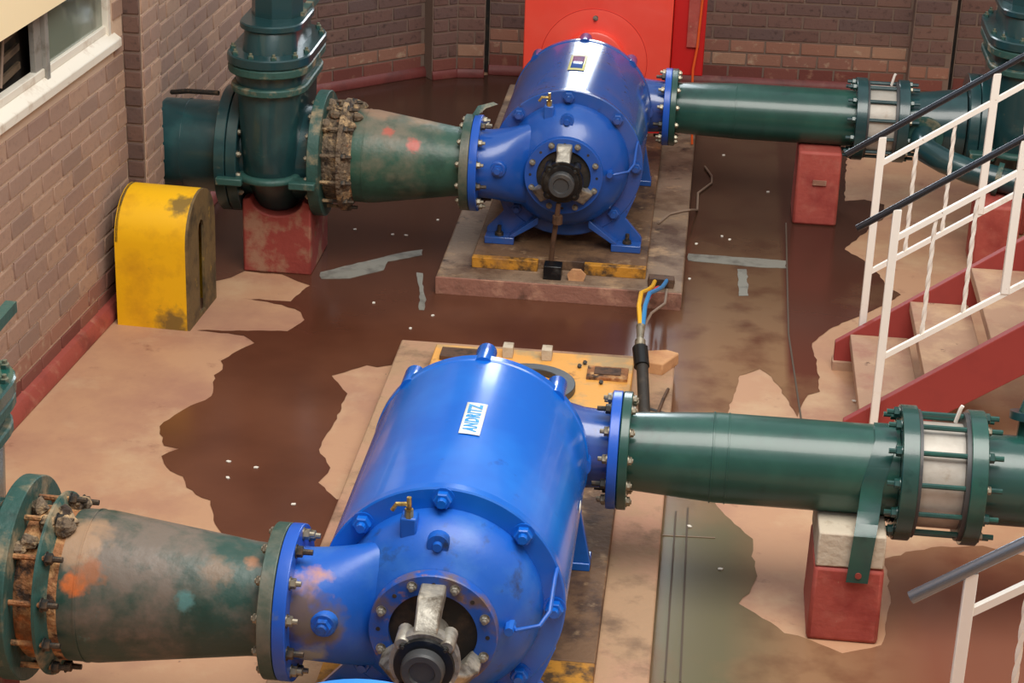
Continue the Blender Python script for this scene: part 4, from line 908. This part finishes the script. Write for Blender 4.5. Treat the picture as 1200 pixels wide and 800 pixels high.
MB().tube([(0.575, 0.09, 1.0), (0.572, 0.09, 0.8), (0.56, 0.09, 0.5), (0.545, 0.08, 0.38), (0.55, 0.05, 0.2), (0.57, 0.02, -0.04)], 0.007, 8).build('orange_cable', ORANGE, Mo)

# ------------------------------------------------------------ stairs and railings
SL = 0.72
def sx_z(x): return 0.17 + SL * (x - 0.72)
St = thing('staircase', 'red steel staircase with pinkish treads at right', 'staircase', (0, 0, 0))
for y0, y1 in ((7.60, 7.64), (8.42, 8.46)):
    b = MB(); b.prism([(0.655, 0.0), (0.655, sx_z(0.655)), (3.2, sx_z(3.2)), (3.2, sx_z(3.2) - 0.29), (0.78, 0.0)], y0, y1, 'y')
    b.build('stringer', RED_STEEL, St, bevel=0.003)
for k in range(10):
    x0 = 0.72 + k * 0.24; z = 0.17 + k * 0.1728
    b = MB().box(x0 - 0.005, x0 + 0.245, 7.64, 8.42, z - 0.045, z); b.build('tread', TREAD, St, bevel=0.004)
MB().box(0.65, 0.74, 8.40, 8.48, 0, 0.04).build('footing', TREAD, St)
def railing(label, y, third=False):
    R = thing('stair_railing', label, 'railing', (0.77, y, 0))
    # x measured from first post
    n = 13
    s_ = 0.69
    hz = lambda x: 0.965 + s_ * (x + 0.135) + 0.0
    def tz(x): return 0.925 + s_ * (x)        # top white rail
    def bz(x): return 0.43 + s_ * (x)        # bottom white rail
    L_ = 1.9
    MB().tube([(-0.145, 0, hz(-0.145)), (L_, 0, hz(L_))], 0.0175 if third else 0.0135, 14).build('handrail', HANDRAIL_L if third else HANDRAIL, R)
    MB().tube([(0.0, 0, tz(0)), (L_, 0, tz(L_))], 0.0145, sq=True).build('top_rail', WHITE, R)
    MB().tube([(0.0, 0, bz(0)), (L_, 0, bz(L_))], 0.014, sq=True).build('bottom_rail', WHITE, R)
    for i in range(n):
        x = i * 0.147
        if i % 3 == 0:
            zb = 0.0 if i == 0 else bz(x)
            MB().box(x - 0.016, x + 0.016, -0.013, 0.013, zb, hz(x) - 0.01).build('post', WHITE, R, bevel=0.002)
        else:
            pts = [(x, 0, bz(x) + (tz(x) - bz(x)) * t / 28) for t in range(29)]
            MB().tube(pts, 0.0095, sq=True, twist=0.42).build('baluster', WHITE, R)
    return R
railing('far white stair railing with dark handrail, beyond the treads', 8.50)
railing('nearer white stair railing on viewer side of the red stairs', 7.56)
railing('bottom right corner railing with polished handrail', 4.72, True)

# ------------------------------------------------------------ cable between the plinths
Cb = thing('motor_cable', 'black power cable with yellow and blue wires between the plinths', 'cable', (-0.17, 7.6, 0.0))
o = (-0.17, 7.6, 0)
def C_(pts): return [(x - o[0], y - o[1], z) for x, y, z in pts]
MB().tube(C_([(-0.10, 7.0, 0.10), (-0.11, 7.15, 0.12), (-0.14, 7.40, 0.20), (-0.165, 7.62, 0.31)]), 0.024, 14).build('sheath', CABLE, Cb)
MB().tube(C_([(-0.165, 7.60, 0.30), (-0.178, 7.68, 0.345)]), 0.032, 14).build('gland', BLACK, Cb)
MB().tube(C_([(-0.178, 7.68, 0.345), (-0.18, 7.71, 0.365), (-0.181, 7.72, 0.37), (-0.183, 7.78, 0.40)]), [0.022, 0.022, 0.014, 0.019], 14).build('gland_nut', BOLT, Cb)
MB().tube(C_([(-0.185, 7.78, 0.40), (-0.20, 7.95, 0.42), (-0.20, 8.2, 0.38), (-0.175, 8.5, 0.28), (-0.165, 8.8, 0.18), (-0.16, 9.02, 0.12)]), 0.010, 8).build('yellow_wire', WOODY, Cb)
MB().tube(C_([(-0.175, 7.78, 0.40), (-0.175, 7.95, 0.42), (-0.165, 8.2, 0.38), (-0.14, 8.5, 0.28), (-0.12, 8.8, 0.18), (-0.105, 9.04, 0.12)]), 0.010, 8).build('blue_wire', BLUEW, Cb)
MB().tube(C_([(-0.18, 7.9, 0.39), (-0.17, 8.2, 0.35), (-0.145, 8.55, 0.27), (-0.14, 8.9, 0.14)]), 0.007, 8).build('red_wire', REDW, Cb)
MB().tube(C_([(-0.17, 7.8, 0.39), (-0.15, 8.1, 0.33), (-0.10, 8.5, 0.22), (-0.10, 8.9, 0.13)]), 0.006, 8).build('grey_wire', GREYW, Cb)
MB().box(-0.02, 0.10, 1.42, 1.50, 0.09, 0.13, jit=0.006).build('wire_end', PENC, Cb)
# thin stray wire on the floor right of rear plinth
pp = [pix(u, v, 0.10) for u, v in ((772, 261), (784, 251), (800, 247), (808, 246))] + [pix(u, v, 0.012) for u, v in ((817, 246), (818, 226), (834, 214), (834, 206), (826, 195))]
tag(MB().tube(pp, 0.006, 6).build('stray_wire', GREYW), 'thin stray wire curling on wet floor right of rear pump', 'wire')

# ------------------------------------------------------------ pale chips scattered on the floor
CHIPS = ['pale chip in the wet strip just behind top left of near plinth', 'pale chip on wet floor right of the worn red block, leftmost of three', 'middle of three pale chips under rear reducer pipe',
  'rightmost of three pale chips under rear reducer pipe', 'pale chip on wet floor below the slanting grey streak', 'pale chip below the short grey streak left of rear plinth', 'pale chip beside left edge of rear plinth, near its flange',
  'pale chip on wet floor just below rear green discharge pipe', 'pale chip above the long grey streak, left of rear red support', 'pale chip on right edge of rear plinth', 'pale chip just below left end of right grey streak',
  'pale chip below near discharge pipe, upper of two by trench joint', 'pale chip below near discharge pipe, lower and further right', 'pale chip in left puddle lobe, lowest of the three together', 'pale chip in left puddle lobe, rightmost of the three together',
  'pale chip in left puddle lobe, topmost of the three together', 'lone pale chip in left puddle just above near reducer pipe', 'pale chip on wet floor left of rear pump barrel by back wall', 'pale chip on dry floor by foot of red stairs',
  'pale chip on wet floor just right of another above right grey streak', 'pale chip on wet floor close to rear red support']
cm = mesh_of(MB().prism([(-0.012, -0.006), (0.008, -0.009), (0.014, 0.004), (0, 0.010), (-0.01, 0.006)], 0, 0.004), 'chip', CHIP)
for i, (u, v) in enumerate(((481, 385), (416, 269), (460, 275), (476, 276), (438, 355), (507, 370), (513, 258), (848, 182), (855, 281), (816, 286), (808, 327), (808, 617), (844, 667), (267, 560), (300, 548), (268, 541), (344, 591), (564, 131), (1001, 470), (846, 277), (900, 225))):
    p = pix(u, v, 0.003 if i not in (8, 9) else 0.095); o_ = inst('floor_chip', cm, None, p, (0, 0, random.uniform(0, 6))); o_.scale = (0.75, 0.75, 1)
    tag(o_, CHIPS[i], 'chip', 'pale chips scattered on the pit floor')
